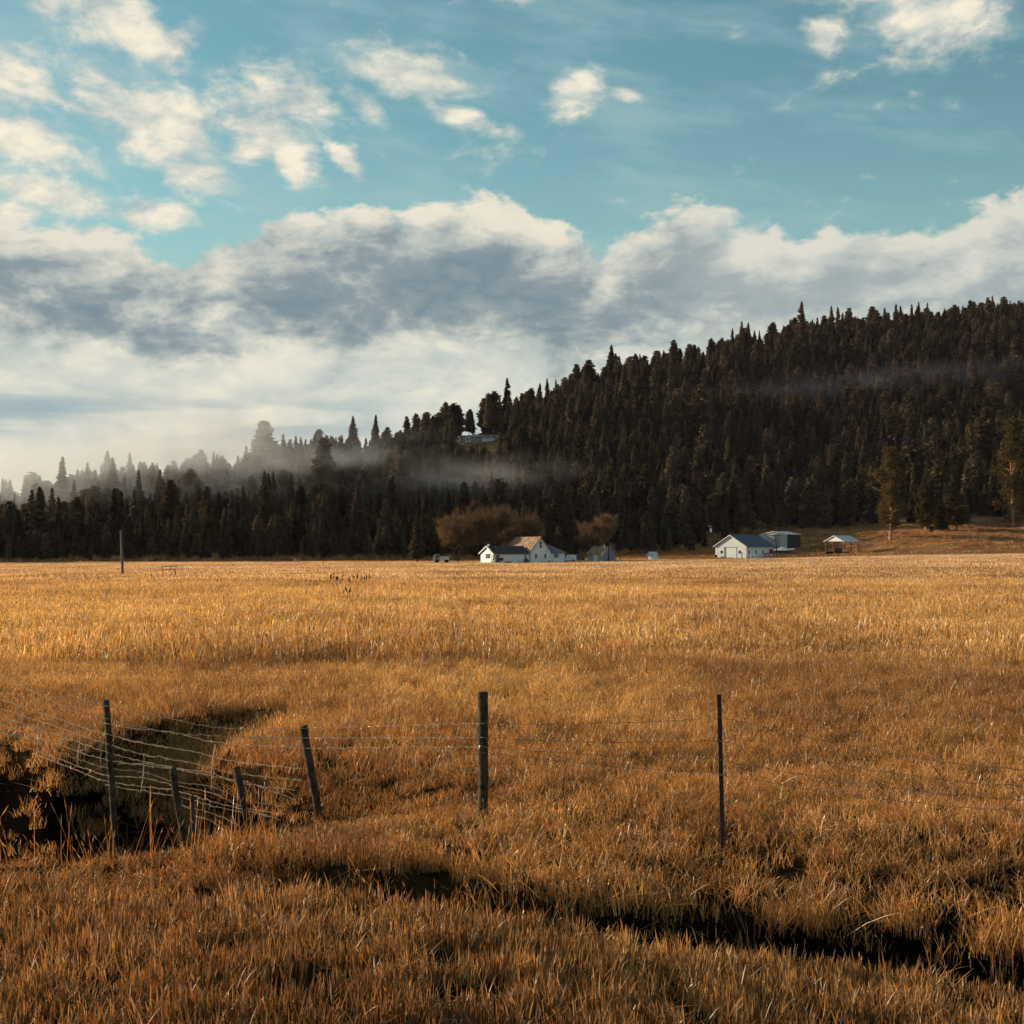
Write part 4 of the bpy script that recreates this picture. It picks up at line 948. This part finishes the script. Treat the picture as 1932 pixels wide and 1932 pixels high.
# strands from the left edge to the leaning post
fw_([(-260, 10), (10, 100), (250, 220), (620, 297), (1000, 372), (1320, 428), (1790, 430)])
fw_([(-260, 40), (10, 130), (250, 240), (620, 402), (1000, 452), (1300, 515), (1790, 546)])
fw_([(-260, 170), (10, 230), (300, 290), (620, 372), (1000, 455), (1400, 478), (1790, 488)])
for lst in ([(-260, 190), (10, 262), (220, 330), (430, 405), (620, 462), (850, 520), (1160, 572), (1400, 628), (1780, 668)],
            [(-260, 250), (10, 318), (300, 410), (620, 520), (850, 585), (1100, 628), (1390, 695), (1780, 738)],
            [(-260, 300), (10, 365), (250, 440), (620, 568), (850, 628), (1020, 665), (1240, 690), (1400, 750), (1740, 795)],
            [(0, 408), (130, 452), (400, 545), (620, 615), (850, 650), (1020, 668), (1250, 712), (1500, 762), (1740, 852)],
            [(0, 440), (180, 508), (400, 590), (620, 662), (850, 690), (1020, 745), (1250, 775), (1450, 852), (1700, 892)],
            [(150, 540), (370, 618), (620, 706), (850, 722), (1050, 772), (1250, 812), (1450, 900), (1680, 935)],
            [(200, 580), (400, 658), (620, 742), (850, 775), (1050, 800), (1240, 858), (1450, 912), (1650, 968)],
            [(620, 765), (850, 802), (1050, 832), (1240, 884), (1420, 925)], [(700, 640), (850, 640), (1020, 655)], [(1050, 880), (1150, 905), (1300, 948), (1400, 1000)], [(1140, 950), (1240, 975), (1320, 1035)]):
    fw_(lst, r_=0.0042, barbs=0.0 if lst[0][0] == 620 else 0.16)
for lst in ([(225, 400), (222, 520), (215, 590)], [(472, 470), (462, 560), (455, 640)], [(592, 490), (592, 690)], [(850, 580), (845, 700), (828, 810)], [(1268, 530), (1250, 640), (1245, 790)], [(1560, 740), (1570, 960)]):
    wire([fpt(x, y, np.interp(x, [0, 625, 1390, 1790], [13.88, 14.93, 15.68, 16.2])) for (x, y) in lst], 0.0024, 'wire', 0.05, name='stay')
# strands from the leaning post to the big post, the steel post and on
for (z2, a, z4, o4) in ((430, 280, 252, 255), (488, 364, 386, 410), (546, 418, 490, 530), (None, 452, 572, 620)):
    s_ = [] if z2 is None else [fpt(1790, z2, 16.25)]
    d3, d4 = 14.44, 12.98
    s_ += [gpt(309, a, d3)]
    wire(s_ + [gpt(309 + 1, a, d3)] if z2 is None else s_, 0.0022, 'wire_dull', 0.12) if z2 is not None else None
    m_ = (a + z4) / 2
    wire([gpt(309, a, d3), gpt(700, a * 0.75 + z4 * 0.25 + 12, 14.0), gpt(1200, a * 0.35 + z4 * 0.65 + 12, 13.5), gpt(1706, z4, d4)], 0.0026, 'wire_rust', 0.12)
    e = {255: 590, 410: 695, 530: 780, 620: 850}[o4]
    wire([rpt(15, o4, d4), rpt(700, o4 + (e - o4) * 0.47, 12.2), rpt(1400, o4 + (e - o4) * 0.84, 11.4), rpt(1932, e, 10.95), rpt(2650, e + 40, 10.8)], 0.0026, 'wire_rust', 0.12)
wire([gpt(1178, 268, 13.1), gpt(1050, 455, 13.2), gpt(980, 660, 13.3)], 0.004, 'wire_rust', 0, name='stay')
wire([rpt(1335, 540, 11.3), rpt(1430, 655, 11.3)], 0.004, 'wire_rust', 0, name='stay')

# ------------------------------------------------------------------ tall single stems by the creek and in the ditch
X, Y = [], []
rs = np.random.RandomState(77)
cand = rs.uniform(0, 1, (4000, 2)); xs_ = -7 + cand[:, 0] * 5.0; ys_ = 11.6 + cand[:, 1] * 2.2
cz = creek_profile(xs_, ys_); k = (cz > -0.6) & (lipv(xs_, ys_) > -0.4); xs_, ys_ = xs_[k][:70], ys_[k][:70]
xd = rs.uniform(-1.5, 4.5, 26); yd = np.interp(xd, LIP[0], LIP[1]) + rs.uniform(0.5, 1.2, 26)
X = np.concatenate([xs_, xd]); Y = np.concatenate([ys_, yd])
tls = [blades(rs, 3, 0.06, 0.25, 0.55, 0.0048, 0.2, 0.4, 1.0) for _ in range(6)]
p_, r_, s_ = place(X, Y, rs, 0.8, 1.2, 0.12)
gn_scatter('seed_stalks', tls, p_, r_, s_, rs.randint(0, len(tls), len(X)), [M['grass']], 'tall dry seed stalks along the near creek bank', 'grass')

tv_, tq_, _, _, _ = blades(rs, 420, 0.16, 0.25, 0.62, 0.0032, 0.32, 0.6, 0.6)
wb = link('weed_bush', np_mesh('weed_bush', tv_, tq_, M['stubble'])); wb.location = (pt(548, 1500, 15.5).x, 15.5, gz(pt(548, 1500, 15.5).x, 15.5) - 0.02)
tag(wb, 'pale dry weed bush leaning on the foot of the tilted post', 'weed')
# ------------------------------------------------------------------ dark weed stalks and stakes out in the field
def weed(px, py, h_px, fat, grp, label, name='weed_stalk'):
    Yd = CAMZ * FPX / (py - HOR)
    for _ in range(6):
        x = (px - CX) / FPX * Yd; Yd = (CAMZ - gz(x, Yd)) * FPX / (py - HOR)
    x = (px - CX) / FPX * Yd; h = h_px / FPX * Yd; ln = rnd.gauss(0, 0.06) * h; w_ = fat / FPX * Yd
    b_ = MB(); b_.tube([(0, 0, -0.1), (ln * 0.4, 0, h * 0.45), (ln * 0.7, 0.01, h * 0.6), (ln * 0.9, 0, h * 0.85), (ln, 0, h)], [w_ * 0.28, w_ * 0.25, w_ * 0.55, w_ * 0.5, w_ * 0.1], 6)
    tag(b_.build(name, M['weed'], None, False, (x, Yd, gz(x, Yd))), label, 'weed stalk' if name == 'weed_stalk' else 'stake', grp)
for i in range(20): weed(rnd.gauss(672, 20), rnd.uniform(1095, 1113), rnd.uniform(9, 21), rnd.uniform(1.4, 2.6), 'weed stalks in the far clump', 'dark weed stalk in the larger clump left of the farmhouse')
for i in range(4): weed(rnd.uniform(630, 645), 1104, rnd.uniform(12, 18), 2.2, 'weed stalks in the far clump', 'dark weed stalk in the larger clump left of the farmhouse')
for i in range(8): weed(rnd.gauss(654, 11), rnd.uniform(1126, 1134), rnd.uniform(13, 24), rnd.uniform(2, 3.2), 'weed stalks in the nearer clump', 'dark weed stalk in the nearer smaller clump in the field')
for i in range(9): weed(rnd.uniform(315, 332) if i < 4 else rnd.uniform(425, 460), rnd.uniform(1082, 1088), rnd.uniform(7, 12), 1.2, 'thin stakes near the pipe gate', 'thin dark stake right beside the rusty pipe gate' if i < 4 else 'thin dark stake in a loose row well right of the pipe gate', 'field_stake')
for (px, py, h, w_) in ((411, 1106, 14, 'below the loose stake row, nearest it'), (484, 1104, 15, 'alone midway between pipe gate and weed clump'), (541, 1104, 11, 'short one left of the larger weed clump'), (597, 1113, 12, 'nearest left of the larger weed clump'),
                        (628, 1116, 14, 'between the two weed clumps'), (567, 1136, 16, 'left of a taller one beside the smaller weed clump'), (580, 1133, 22, 'tallest, left of the smaller weed clump'), (285, 1090, 8, 'between the leaning pole and the pipe gate'),
                        (223, 1078, 6, 'tiny one at the foot of the leaning pole'), (439, 1070, 7, 'far back against the dark wood, leaning'), (610, 1065, 8, 'far back against the wood above the weed clump')):
    weed(px, py, h, 1.5, 'scattered field stakes', 'lone thin field stake ' + w_, 'field_stake')
gt = empty('pipe_gate', on_ground(319, 150)); tag(gt, 'rusty pipe gate frame standing open in the field', 'gate')
pz = lambda py: CAMZ + (HOR - py) / FPX * 150 - gt.location.z
for py in (1069.5, 1075): MB().tube([(-0.75, 0, pz(py)), (0.75, 0, pz(py - 1.5))], 0.028, 5).build('rail', M['steel_dark'], gt)
for (x_, a, b__) in ((-0.75, 1075.3, 1069), (0.75, 1073.8, 1067.6), (0.15, 1076, 1069)): MB().tube([(x_, 0, pz(a)), (x_, 0, pz(b__))], 0.024, 5).build('upright', M['steel_dark'], gt)
MB().tube([(0.6, 0.05, -0.2), (0.6, 0.05, pz(1074.5))], 0.05, 5).build('leg', M['steel_dark'], gt); MB().tube([(-0.65, 0.05, -0.2), (-0.65, 0.05, pz(1075.5))], 0.03, 5).build('leg', M['steel_dark'], gt)
for (px, py, nm) in ((1826, 1020, 'leftmost'), (1836.5, 1019.5, 'middle'), (1849.5, 1018.5, 'rightmost')):
    q_ = hit(px, py, 200); tag(MB().tube([(0, 0, -0.3), (0, 0, 0.9), (0, 0, 0.95)], [0.07, 0.06, 0.03], 7).build('white_post', M['greywood'], None, False, q_), nm + ' of three short pale posts below the shadowed slope', 'post', 'white posts on the slope')
for (px, Y_) in ((822, 352), (838, 350), (895, 345), (948, 340), (968, 340), (980, 341)):
    q_ = on_ground(px, Y_); tag(MB().tube([(0, 0, -0.2), (0.02, 0, 0.95), (0.02, 0, 1.0)], [0.07, 0.06, 0.03], 6).build('yard_post', M['greywood'], None, False, q_), 'short grey post of the yard fence before the farmhouse', 'post', 'yard fence posts')

# ------------------------------------------------------------------ conifers
def conifer(seed, kind, dense=1.0):
    """unit-height conifer. returns trunk verts/quads and crown verts/quads"""
    rs_ = np.random.RandomState(seed)
    R0 = {'fir': rs_.uniform(0.115, 0.16), 'pine': rs_.uniform(0.15, 0.19)}[kind]
    t0 = {'fir': rs_.uniform(0.04, 0.10), 'pine': rs_.uniform(0.16, 0.30)}[kind]
    nb = int((470 if kind == 'fir' else 380) * dense)
    t = t0 + (0.99 - t0) * rs_.uniform(0, 1, nb) ** 1.1
    s = (t - t0) / (1 - t0)
    if kind == 'fir': prof = (1 - s) ** 0.78 * (0.55 + 0.45 * np.minimum(1, s / 0.12)) + 0.02
    else: prof = np.sqrt(np.clip(1 - (np.abs(s - 0.38) / 0.66) ** 2.2, 0, 1)) * (0.9 + 0.1 * np.sin(s * 23 + seed)) * (1 - 0.35 * s) + 0.03
    lump_ = 1 + 0.28 * np.sin(s * 19 + seed * 1.7) * rs_.uniform(0.3, 1, nb)
    az_ = rs_.uniform(0, 2 * np.pi, nb); asym = 1 + 0.22 * np.cos(az_ - seed) * np.cos(5 * s + seed)
    r_ = R0 * prof * lump_ * asym * rs_.uniform(0.6, 1.12, nb)
    V_, Q_ = [], []
    ncl = 4
    for j in range(ncl):
        f_ = (j + 0.7 + rs_.uniform(-0.3, 0.3, nb)) / ncl
        x, y = np.cos(az_) * r_ * f_, np.sin(az_) * r_ * f_
        droop = (-0.30 if kind == 'fir' else 0.12)
        z = t + droop * r_ * f_ * (1.3 - 0.9 * s) + rs_.normal(0, 0.006, nb)
        c = np.stack([x, y, z], -1)
        sz = (0.028 + 0.018 * (1 - s)) * rs_.uniform(0.6, 1.25, nb) * (1.15 if kind == 'pine' else 1.0) / math.sqrt(dense) * np.clip(0.45 + prof, 0.4, 1.1)
        d = np.stack([np.cos(az_ + rs_.normal(0, 0.5, nb)), np.sin(az_ + rs_.normal(0, 0.5, nb)), rs_.normal(-0.15 if kind == 'fir' else 0.3, 0.35, nb)], -1); d /= np.linalg.norm(d, axis=1, keepdims=True)
        e = np.cross(d, rs_.normal(0, 1, (nb, 3)) + np.array([0, 0, 0.6])); e /= np.linalg.norm(e, axis=1, keepdims=True)
        sz = sz[:, None]
        V_.append(np.stack([c - d * sz, c + e * sz * 0.55, c + d * sz * 1.2, c - e * sz * 0.55], 1).reshape(-1, 3))
    V_ = np.concatenate(V_); Q_ = np.arange(len(V_)).reshape(-1, 4)
    # trunk: tapered 6-gon with a slight bend
    n_ = 7; tv, tq = [], []
    for i in range(n_):
        h = -0.03 + 1.0 * i / (n_ - 1); rr_ = 0.011 * (1.03 - h) + 0.0006
        for k_ in range(6): tv.append((math.cos(k_ * 1.047) * rr_ + 0.004 * math.sin(3 * h + seed), math.sin(k_ * 1.047) * rr_, h))
    for i in range(n_ - 1):
        for k_ in range(6): k2 = (k_ + 1) % 6; tq.append((i * 6 + k_, i * 6 + k2, (i + 1) * 6 + k2, (i + 1) * 6 + k_))
    return np.array(tv), np.array(tq), V_, Q_
NV = 10
VAR = [conifer(100 + i, 'fir' if i < 6 else 'pine') for i in range(NV)]
tree_meshes = [(np_mesh('conifer_trunk', v[0], v[1], M['bark']), np_mesh('conifer_crown', v[2], v[3], M['needles'])) for v in VAR]
def tree_obj(x, y, h, var, rz, label, group=None, meshes=None, name=None, z=None, wid=1.0):
    r_ = empty(name or ('fir_tree' if var < 6 else 'pine_tree'), (x, y, gz(x, y) if z is None else z), rz); r_.scale = (h * wid, h * wid, h)
    tag(r_, label, 'tree', group); tm, cm_ = meshes or tree_meshes[var]
    link('trunk', tm, r_); link('crown', cm_, r_); return r_
# landmark trees
def landmark(seed, kind, dense, mat='needles', bark='bark'):
    v = conifer(seed, kind, dense); return np_mesh('trunk', v[0], v[1], M[bark]), np_mesh('crown', v[2], v[3], M[mat])
def lm(px, py_top, py_base, Y, label, seed, kind, dense=3.0, wid=1.0, mat='needles', bark='bark', z=None):
    x = (px - CX) / FPX * Y; zb = gz(x, Y) if py_base is None else pt(px, py_base, Y).z
    h = pt(px, py_top, Y).z - zb
    return tree_obj(x, Y, h, 9 if kind == 'pine' else 0, seed * 1.3, label, None, landmark(seed, kind, dense, mat, bark), z=zb, wid=wid)
lm(787, 965, 1058, 352, 'dark dense spruce left of the bare brown trees', 201, 'fir', 3.0, 1.45)
def old_pine(px, py_top, py_base, Y, wpx, seed, label, t0=0.16):
    """big ponderosa: thick orange trunk, limbs and clumps of needles with gaps"""
    rs_ = np.random.RandomState(seed); rn_ = random.Random(seed)
    base = pt(px, py_base, Y); H_ = pt(px, py_top, Y).z - base.z; Rm = wpx / 2 / FPX * Y
    r_ = empty('pine_tree', base); tag(r_, label, 'tree')
    tb_ = MB(); tp_ = [(0.25 * math.sin(i * 0.9 + seed), 0.1 * i, -0.5 + (H_ * 0.97 + 0.5) * i / 8) for i in range(9)]
    tb_.tube(tp_, [0.58 * (1 - i / 8.5) + 0.05 for i in range(9)], 9, cap=False); tb_.build('trunk', M['bark_orange'], r_)
    lb = MB(); V_ = []
    ncl = 165
    for i in range(ncl):
        s = rn_.random() ** 0.85; z = H_ * (t0 + (0.985 - t0) * s)
        pr = (0.55 + 0.45 * min(1, s / 0.25)) * (1 - max(0, (s - 0.55) / 0.47)) ** 0.6 * (0.72 + 0.4 * math.sin(s * 14 + seed))
        if s < 0.2 and rn_.random() < 0.45: continue
        a = rn_.uniform(0, 2 * math.pi); rr_ = Rm * pr * rn_.uniform(0.25, 1.0)
        c = np.array([math.cos(a) * rr_, math.sin(a) * rr_, z + 0.12 * rr_])
        lb.tube([(0, 0, z - 0.25 * rr_), (c[0] * 0.6, c[1] * 0.6, z - 0.05 * rr_), tuple(c)], [0.11, 0.07, 0.03], 4, cap=False)
        cs = rn_.uniform(0.9, 1.6) * H_ / 29; nq = 70
        p_ = c + rs_.normal(0, 1, (nq, 3)) * np.array([0.62, 0.62, 0.40]) * cs
        d = rs_.normal(0, 1, (nq, 3)); d[:, 2] += 0.5; d /= np.linalg.norm(d, axis=1, keepdims=True)
        e = np.cross(d, rs_.normal(0, 1, (nq, 3))); e /= np.linalg.norm(e, axis=1, keepdims=True); z_ = rs_.uniform(0.2, 0.42, (nq, 1))
        V_.append(np.stack([p_ - d * z_, p_ + e * z_ * 0.5, p_ + d * z_, p_ - e * z_ * 0.5], 1).reshape(-1, 3))
    lb.build('limbs', M['bark_orange'], r_)
    V_ = np.concatenate(V_); link('crown', np_mesh('pine_crown', V_, np.arange(len(V_)).reshape(-1, 4), M['needles_warm']), r_); return r_
old_pine(1681, 845, 1029, 438, 62, 5, 'tall lone pine with orange trunk on the meadow slope', 0.17)
old_pine(1910, 792, 1004, 462, 74, 6, 'tall broad pine at the right edge of the picture', 0.10)
old_pine(1748, 912, 1012, 452, 44, 8, 'shorter sunlit pine right of the lone orange-trunked pine', 0.08)
lm(1805, 925, 1010, 448, 'dark bushy pine standing in shade on the lower right slope', 210, 'pine', 3.0, 1.5, 'needles_warm')
lm(1775, 935, 1013, 455, 'narrow dark pine between two sunlit pines on the right', 211, 'fir', 3.0, 1.5, 'needles_warm')
lm(921, 741, 822, 640, 'slimmer of two tall pines above the hillside house', 220, 'pine', 2.5, 0.8)
lm(932, 738, 822, 642, 'broader of two tall pines above the hillside house', 221, 'pine', 2.5, 1.15)
lm(322, 905, None, 432, 'dark round-topped pine in front of the mist on the left', 222, 'pine', 2.5, 1.1)
lm(393, 940, None, 408, 'pale green conifer at the far edge of the field left', 223, 'fir', 2.5, 1.4, 'needles_warm')
lm(203, 850, None, 500, 'tallest misty conifer on the left skyline', 224, 'fir', 2.5, 1.2)
lm(165, 872, None, 500, 'broad misty conifer left of the tallest misty one', 225, 'fir', 2.5, 1.25)
lm(666, 785, None, 620, 'broad dark conifer on the skyline above the small lit shed', 226, 'fir', 2.5, 1.35)
lm(709, 782, None, 625, 'dark conifer on the skyline right of the broad one', 227, 'fir', 2.5, 1.2)
lm(1412, 608, None, 860, 'taller pointed conifer on the ridge next to a gap of sky', 228, 'fir', 2.5, 1.2)
# the wood
rs = np.random.RandomState(21)
cand = []
sp = 5.3
gxs = np.arange(-480, 620, sp); gys = np.arange(395, 1080, sp)
GXX, GYY = np.meshgrid(gxs, gys); FX = (GXX + rs.uniform(-0.48, 0.48, GXX.shape) * sp).ravel(); FY = (GYY + rs.uniform(-0.48, 0.48, GYY.shape) * sp).ravel()
u = FX / FY; y1 = np.interp(u, ux(COL), Y1C); yr = np.interp(u, ux(COL), YRC)
fpx = CX + u * FPX
k = (FY > y1 + 2 + 8 * rs.uniform(0, 1, len(FX)) * (fpx > 1200)) & (FY < yr * 1.07 + 6) & (np.abs(u) < 0.50)
FX, FY, fpx, u = FX[k], FY[k], fpx[k], u[k]; FZ = ground_z(FX, FY); fpy = HOR - (FZ - CAMZ) / FY * FPX
H = np.clip(rs.normal(12.2, 3.4, len(FX)), 5.0, 23) * np.interp(FY, [400, 600, 760, 900], [1.05, 0.92, 0.92, 1.02])
H = np.where(rs.uniform(0, 1, len(H)) < 0.25, H * 0.65, H) * np.interp(fpx, [150, 500, 900, 1100], [1.12, 0.95, 0.9, 1.0]) * np.interp(FY, [400, 470, 500], [0.86, 0.94, 1.0])
# clearings: grass shows through by the hillside house, along the upper left slope, on the ridge and at the slope foot
def near_px(cx, cy, rx, ry): return ((fpx - cx) / rx) ** 2 + ((fpy - cy) / ry) ** 2 < 1
drop = near_px(905, 842, 55, 22) | (near_px(680, 862, 70, 14) & (rs.uniform(0, 1, len(FX)) < 0.75)) | (near_px(1300, 700, 50, 16) & (rs.uniform(0, 1, len(FX)) < 0.7)) | (near_px(1432, 668, 26, 20) & (rs.uniform(0, 1, len(FX)) < 0.8)) | (near_px(1010, 830, 60, 10) & (rs.uniform(0, 1, len(FX)) < 0.6)) | (near_px(1190, 765, 70, 8) & (rs.uniform(0, 1, len(FX)) < 0.6)) | (near_px(1880, 988, 60, 10))
thin = bumps(FX, FY, 45) < -1.15
k = ~(drop | (thin & (rs.uniform(0, 1, len(FX)) < 0.6)))
FX, FY, FZ, fpx, fpy, H, u = FX[k], FY[k], FZ[k], fpx[k], fpy[k], H[k], u[k]
for (px, py, dY) in ((905, 840, 60), (685, 872, 40)):                      # keep sight lines to the two houses on the slope
    hy = hit(px, py).y; wv = 42 if px == 905 else 12
    blk = (np.abs(fpx - px) < wv) & (FY < hy) & (FY > hy - dY); H = np.where(blk, H * 0.3, H)
H = np.where(rs.uniform(0, 1, len(H)) < 0.05, H * 1.4, H)
ue = rs.uniform(-0.45, 0.47, 420); ue = ue[(CX + ue * FPX < 1330)]; ye = np.interp(ue, ux(COL), Y1C) + rs.uniform(-1, 7, len(ue)); xe = ue * ye; ze_e = ground_z(xe, ye)
FX, FY, FZ = np.concatenate([FX, xe]), np.concatenate([FY, ye]), np.concatenate([FZ, ze_e]); u = FX / FY; fpx = CX + u * FPX; fpy = HOR - (FZ - CAMZ) / FY * FPX; H = np.concatenate([H, rs.uniform(3.5, 9, len(ue))])
var = np.where(rs.uniform(0, 1, len(FX)) < 0.8, rs.randint(0, 6, len(FX)), rs.randint(6, NV, len(FX)))
wid = rs.uniform(0.85, 1.35, len(FX)); rotz = rs.uniform(0, 6.283, len(FX))
# which trees show largest in the view: front to back, what still clears the tops already drawn
order = np.argsort(FY); tops = np.full(2200, 2000.0); vis = np.zeros(len(FX))
for i in order:
    hpx = H[i] / FY[i] * FPX; c0 = int(fpx[i]) ; hw = max(1, int(hpx * 0.10))
    if c0 - hw < 0 or c0 + hw >= 1932: continue
    seg = tops[c0 - hw:c0 + hw + 1]; ty = fpy[i] - hpx
    lim = np.minimum(seg, fpy[i]); gain = np.clip(lim - ty, 0, None).sum(); vis[i] = gain
    tops[c0 - hw:c0 + hw + 1] = np.minimum(seg, ty + hpx * 0.25)
big = set(np.argsort(-vis)[:300].tolist())
ZONES = [(110, 'far left of the field pole'), (215, 'just left of the field pole'), (320, 'just right of the field pole'), (440, 'behind the open pipe gate'), (560, 'left of the weed clump'), (700, 'straight behind the weed clump'),
         (790, 'near the dark spruce'), (880, 'above the left bare brown tree'), (960, 'above the largest bare brown tree'), (1040, 'above the farmhouse gable'), (1110, 'above the parked cars'), (1190, 'above the small grey shed'),
         (1290, 'above the tiny white hut'), (1350, 'above the pole with the transformer'), (1450, 'above the white barn'), (1540, 'above the metal shed'), (1640, 'above the open shelter'), (1720, 'behind the lone pine'), (1820, 'right of the lone pine'), (2000, 'near the right edge')]
def region(i):
    hp_ = H[i] / FY[i] * FPX
    kd = ('tall ' if H[i] > 16.5 else ('small ' if H[i] < 11 else '')) + ('broad ' if wid[i] > 1.18 else ('thin ' if wid[i] < 0.98 else '')) + ('pointed fir' if var[i] < 6 else 'rounded pine')
    yr_ = float(np.interp(u[i], ux(COL), YRC)); yy1 = float(np.interp(u[i], ux(COL), Y1C)); s_ = (FY[i] - yy1) / (yr_ - yy1)
    a = ' at the foot of the wood ' if s_ < 0.12 else (' low on the slope ' if s_ < 0.4 else (' high on the slope ' if s_ < 0.85 else ' on the skyline '))
    return kd + a + next(z for (x, z) in ZONES if fpx[i] < x)
rest = []
for i in range(len(FX)):
    if i in big:
        lab = region(i); tree_obj(float(FX[i]), float(FY[i]), float(H[i]), int(var[i]), float(rotz[i]), lab, 'conifers of the hillside wood', z=float(FZ[i]) - 0.2, wid=float(wid[i]))
    else: rest.append(i)
rest = np.array(rest)
protos = []
for v in VAR:
    nt = len(v[0]); V_ = np.concatenate([v[0], v[2]]); Q_ = np.concatenate([v[1], v[3] + nt])
    protos.append((V_, Q_, np.zeros((0, 3), int), np.concatenate([np.zeros(len(v[1])), np.ones(len(v[3]))]).astype(int), 0))
gn_scatter('forest', protos, np.stack([FX, FY, FZ - 0.2], -1)[rest], np.stack([rs.normal(0, 0.02, len(rest)), rs.normal(0, 0.02, len(rest)), rotz[rest]], -1),
           np.stack([H * wid, H * wid, H], -1)[rest], var[rest], [M['bark'], M['needles']], 'dense dark conifer wood covering the hillside', 'forest')
print('TREES', len(FX))

# ------------------------------------------------------------------ mist on the slopes
def mist(loc, rx, ry, rz_, dens_, rot, label, seed, colr=(0.95, 0.93, 0.92), thr=(0.38, 0.68), nscale=(1.0, 1.0, 2.2)):
    b_ = MB(); ns_, nr_ = 16, 8
    for i in range(nr_ + 1):
        th_ = math.pi * i / nr_
        for k_ in range(ns_): ph = 2 * math.pi * k_ / ns_; b_.v.append((math.sin(th_) * math.cos(ph), math.sin(th_) * math.sin(ph), math.cos(th_)))
    for i in range(nr_):
        for k_ in range(ns_): k2 = (k_ + 1) % ns_; b_.f.append((i * ns_ + k_, (i + 1) * ns_ + k_, (i + 1) * ns_ + k2, i * ns_ + k2)); b_.mi.append(0)
    m_, n_, o_ = mat_new('mist_' + str(seed))
    tcn = n_.node('ShaderNodeTexCoord'); ob = tcn.outputs['Object']
    ln = n_.node('ShaderNodeVectorMath', operation='LENGTH'); n_.put(ln.inputs[0], ob)
    fall = n_.m('POWER', n_.smooth(ln.outputs['Value'], 1.0, 0.0), 1.4)
    gp = n_.node('ShaderNodeNewGeometry').outputs['Position']
    nz = n_.noise(n_.vec('ADD', n_.vec('MULTIPLY', gp, nscale), (seed * 13.0, 0, 0)), 0.045, 4, 0.62)
    dn_ = n_.mul(n_.mul(fall, n_.smooth(nz, thr[0], thr[1])), dens_)
    vs = n_.node('ShaderNodeVolumePrincipled'); vs.inputs['Color'].default_value = (*colr, 1); vs.inputs['Anisotropy'].default_value = 0.25
    n_.put(vs.inputs['Density'], dn_); n_.l.new(vs.outputs[0], o_.inputs['Volume'])
    o = b_.build('mist', m_, None, True); o.location = loc; o.scale = (rx, ry, rz_); o.rotation_euler = rot
    return tag(o, label, 'mist', kind='stuff')
def mist_at(px, py, Y, rpx, ry, rzpx, dens_, tilt, label, seed, **kw):
    k_ = Y / FPX; mist(pt(px, py, Y), rpx * k_, ry, rzpx * k_, dens_, (0, R(-tilt), 0), label, seed, **kw)
mist_at(360, 840, 480, 400, 66, 155, 0.050, 4, 'white mist bank drifting along the left skyline', 1, thr=(0.36, 0.76))
mist_at(620, 885, 475, 320, 42, 84, 0.030, 10, 'thin mist streak curling down the slope below the skyline', 2, thr=(0.40, 0.78))
mist_at(60, 905, 480, 380, 60, 140, 0.022, 2, 'faint haze over the trees at the far left', 3, thr=(0.2, 0.75))
mist_at(880, 905, 480, 290, 36, 66, 0.014, 4, 'faint wisp of mist left of the farmhouse trees', 4, thr=(0.35, 0.7))
mist_at(1640, 730, 690, 520, 55, 50, 0.0048, 5, 'thin violet haze band across the right hillside', 5, thr=(0.2, 0.85), colr=(0.76, 0.70, 0.95))
hzm, n, o = mat_new('haze_air'); vs = n.node('ShaderNodeVolumePrincipled'); vs.inputs['Color'].default_value = (0.80, 0.72, 0.92, 1); vs.inputs['Density'].default_value = 0.000018
n.l.new(vs.outputs[0], o.inputs['Volume'])
tag(MB().box(-900, 900, -30, 1500, -8, 215).build('haze', hzm), 'faint violet haze filling the valley air', 'haze', kind='stuff')
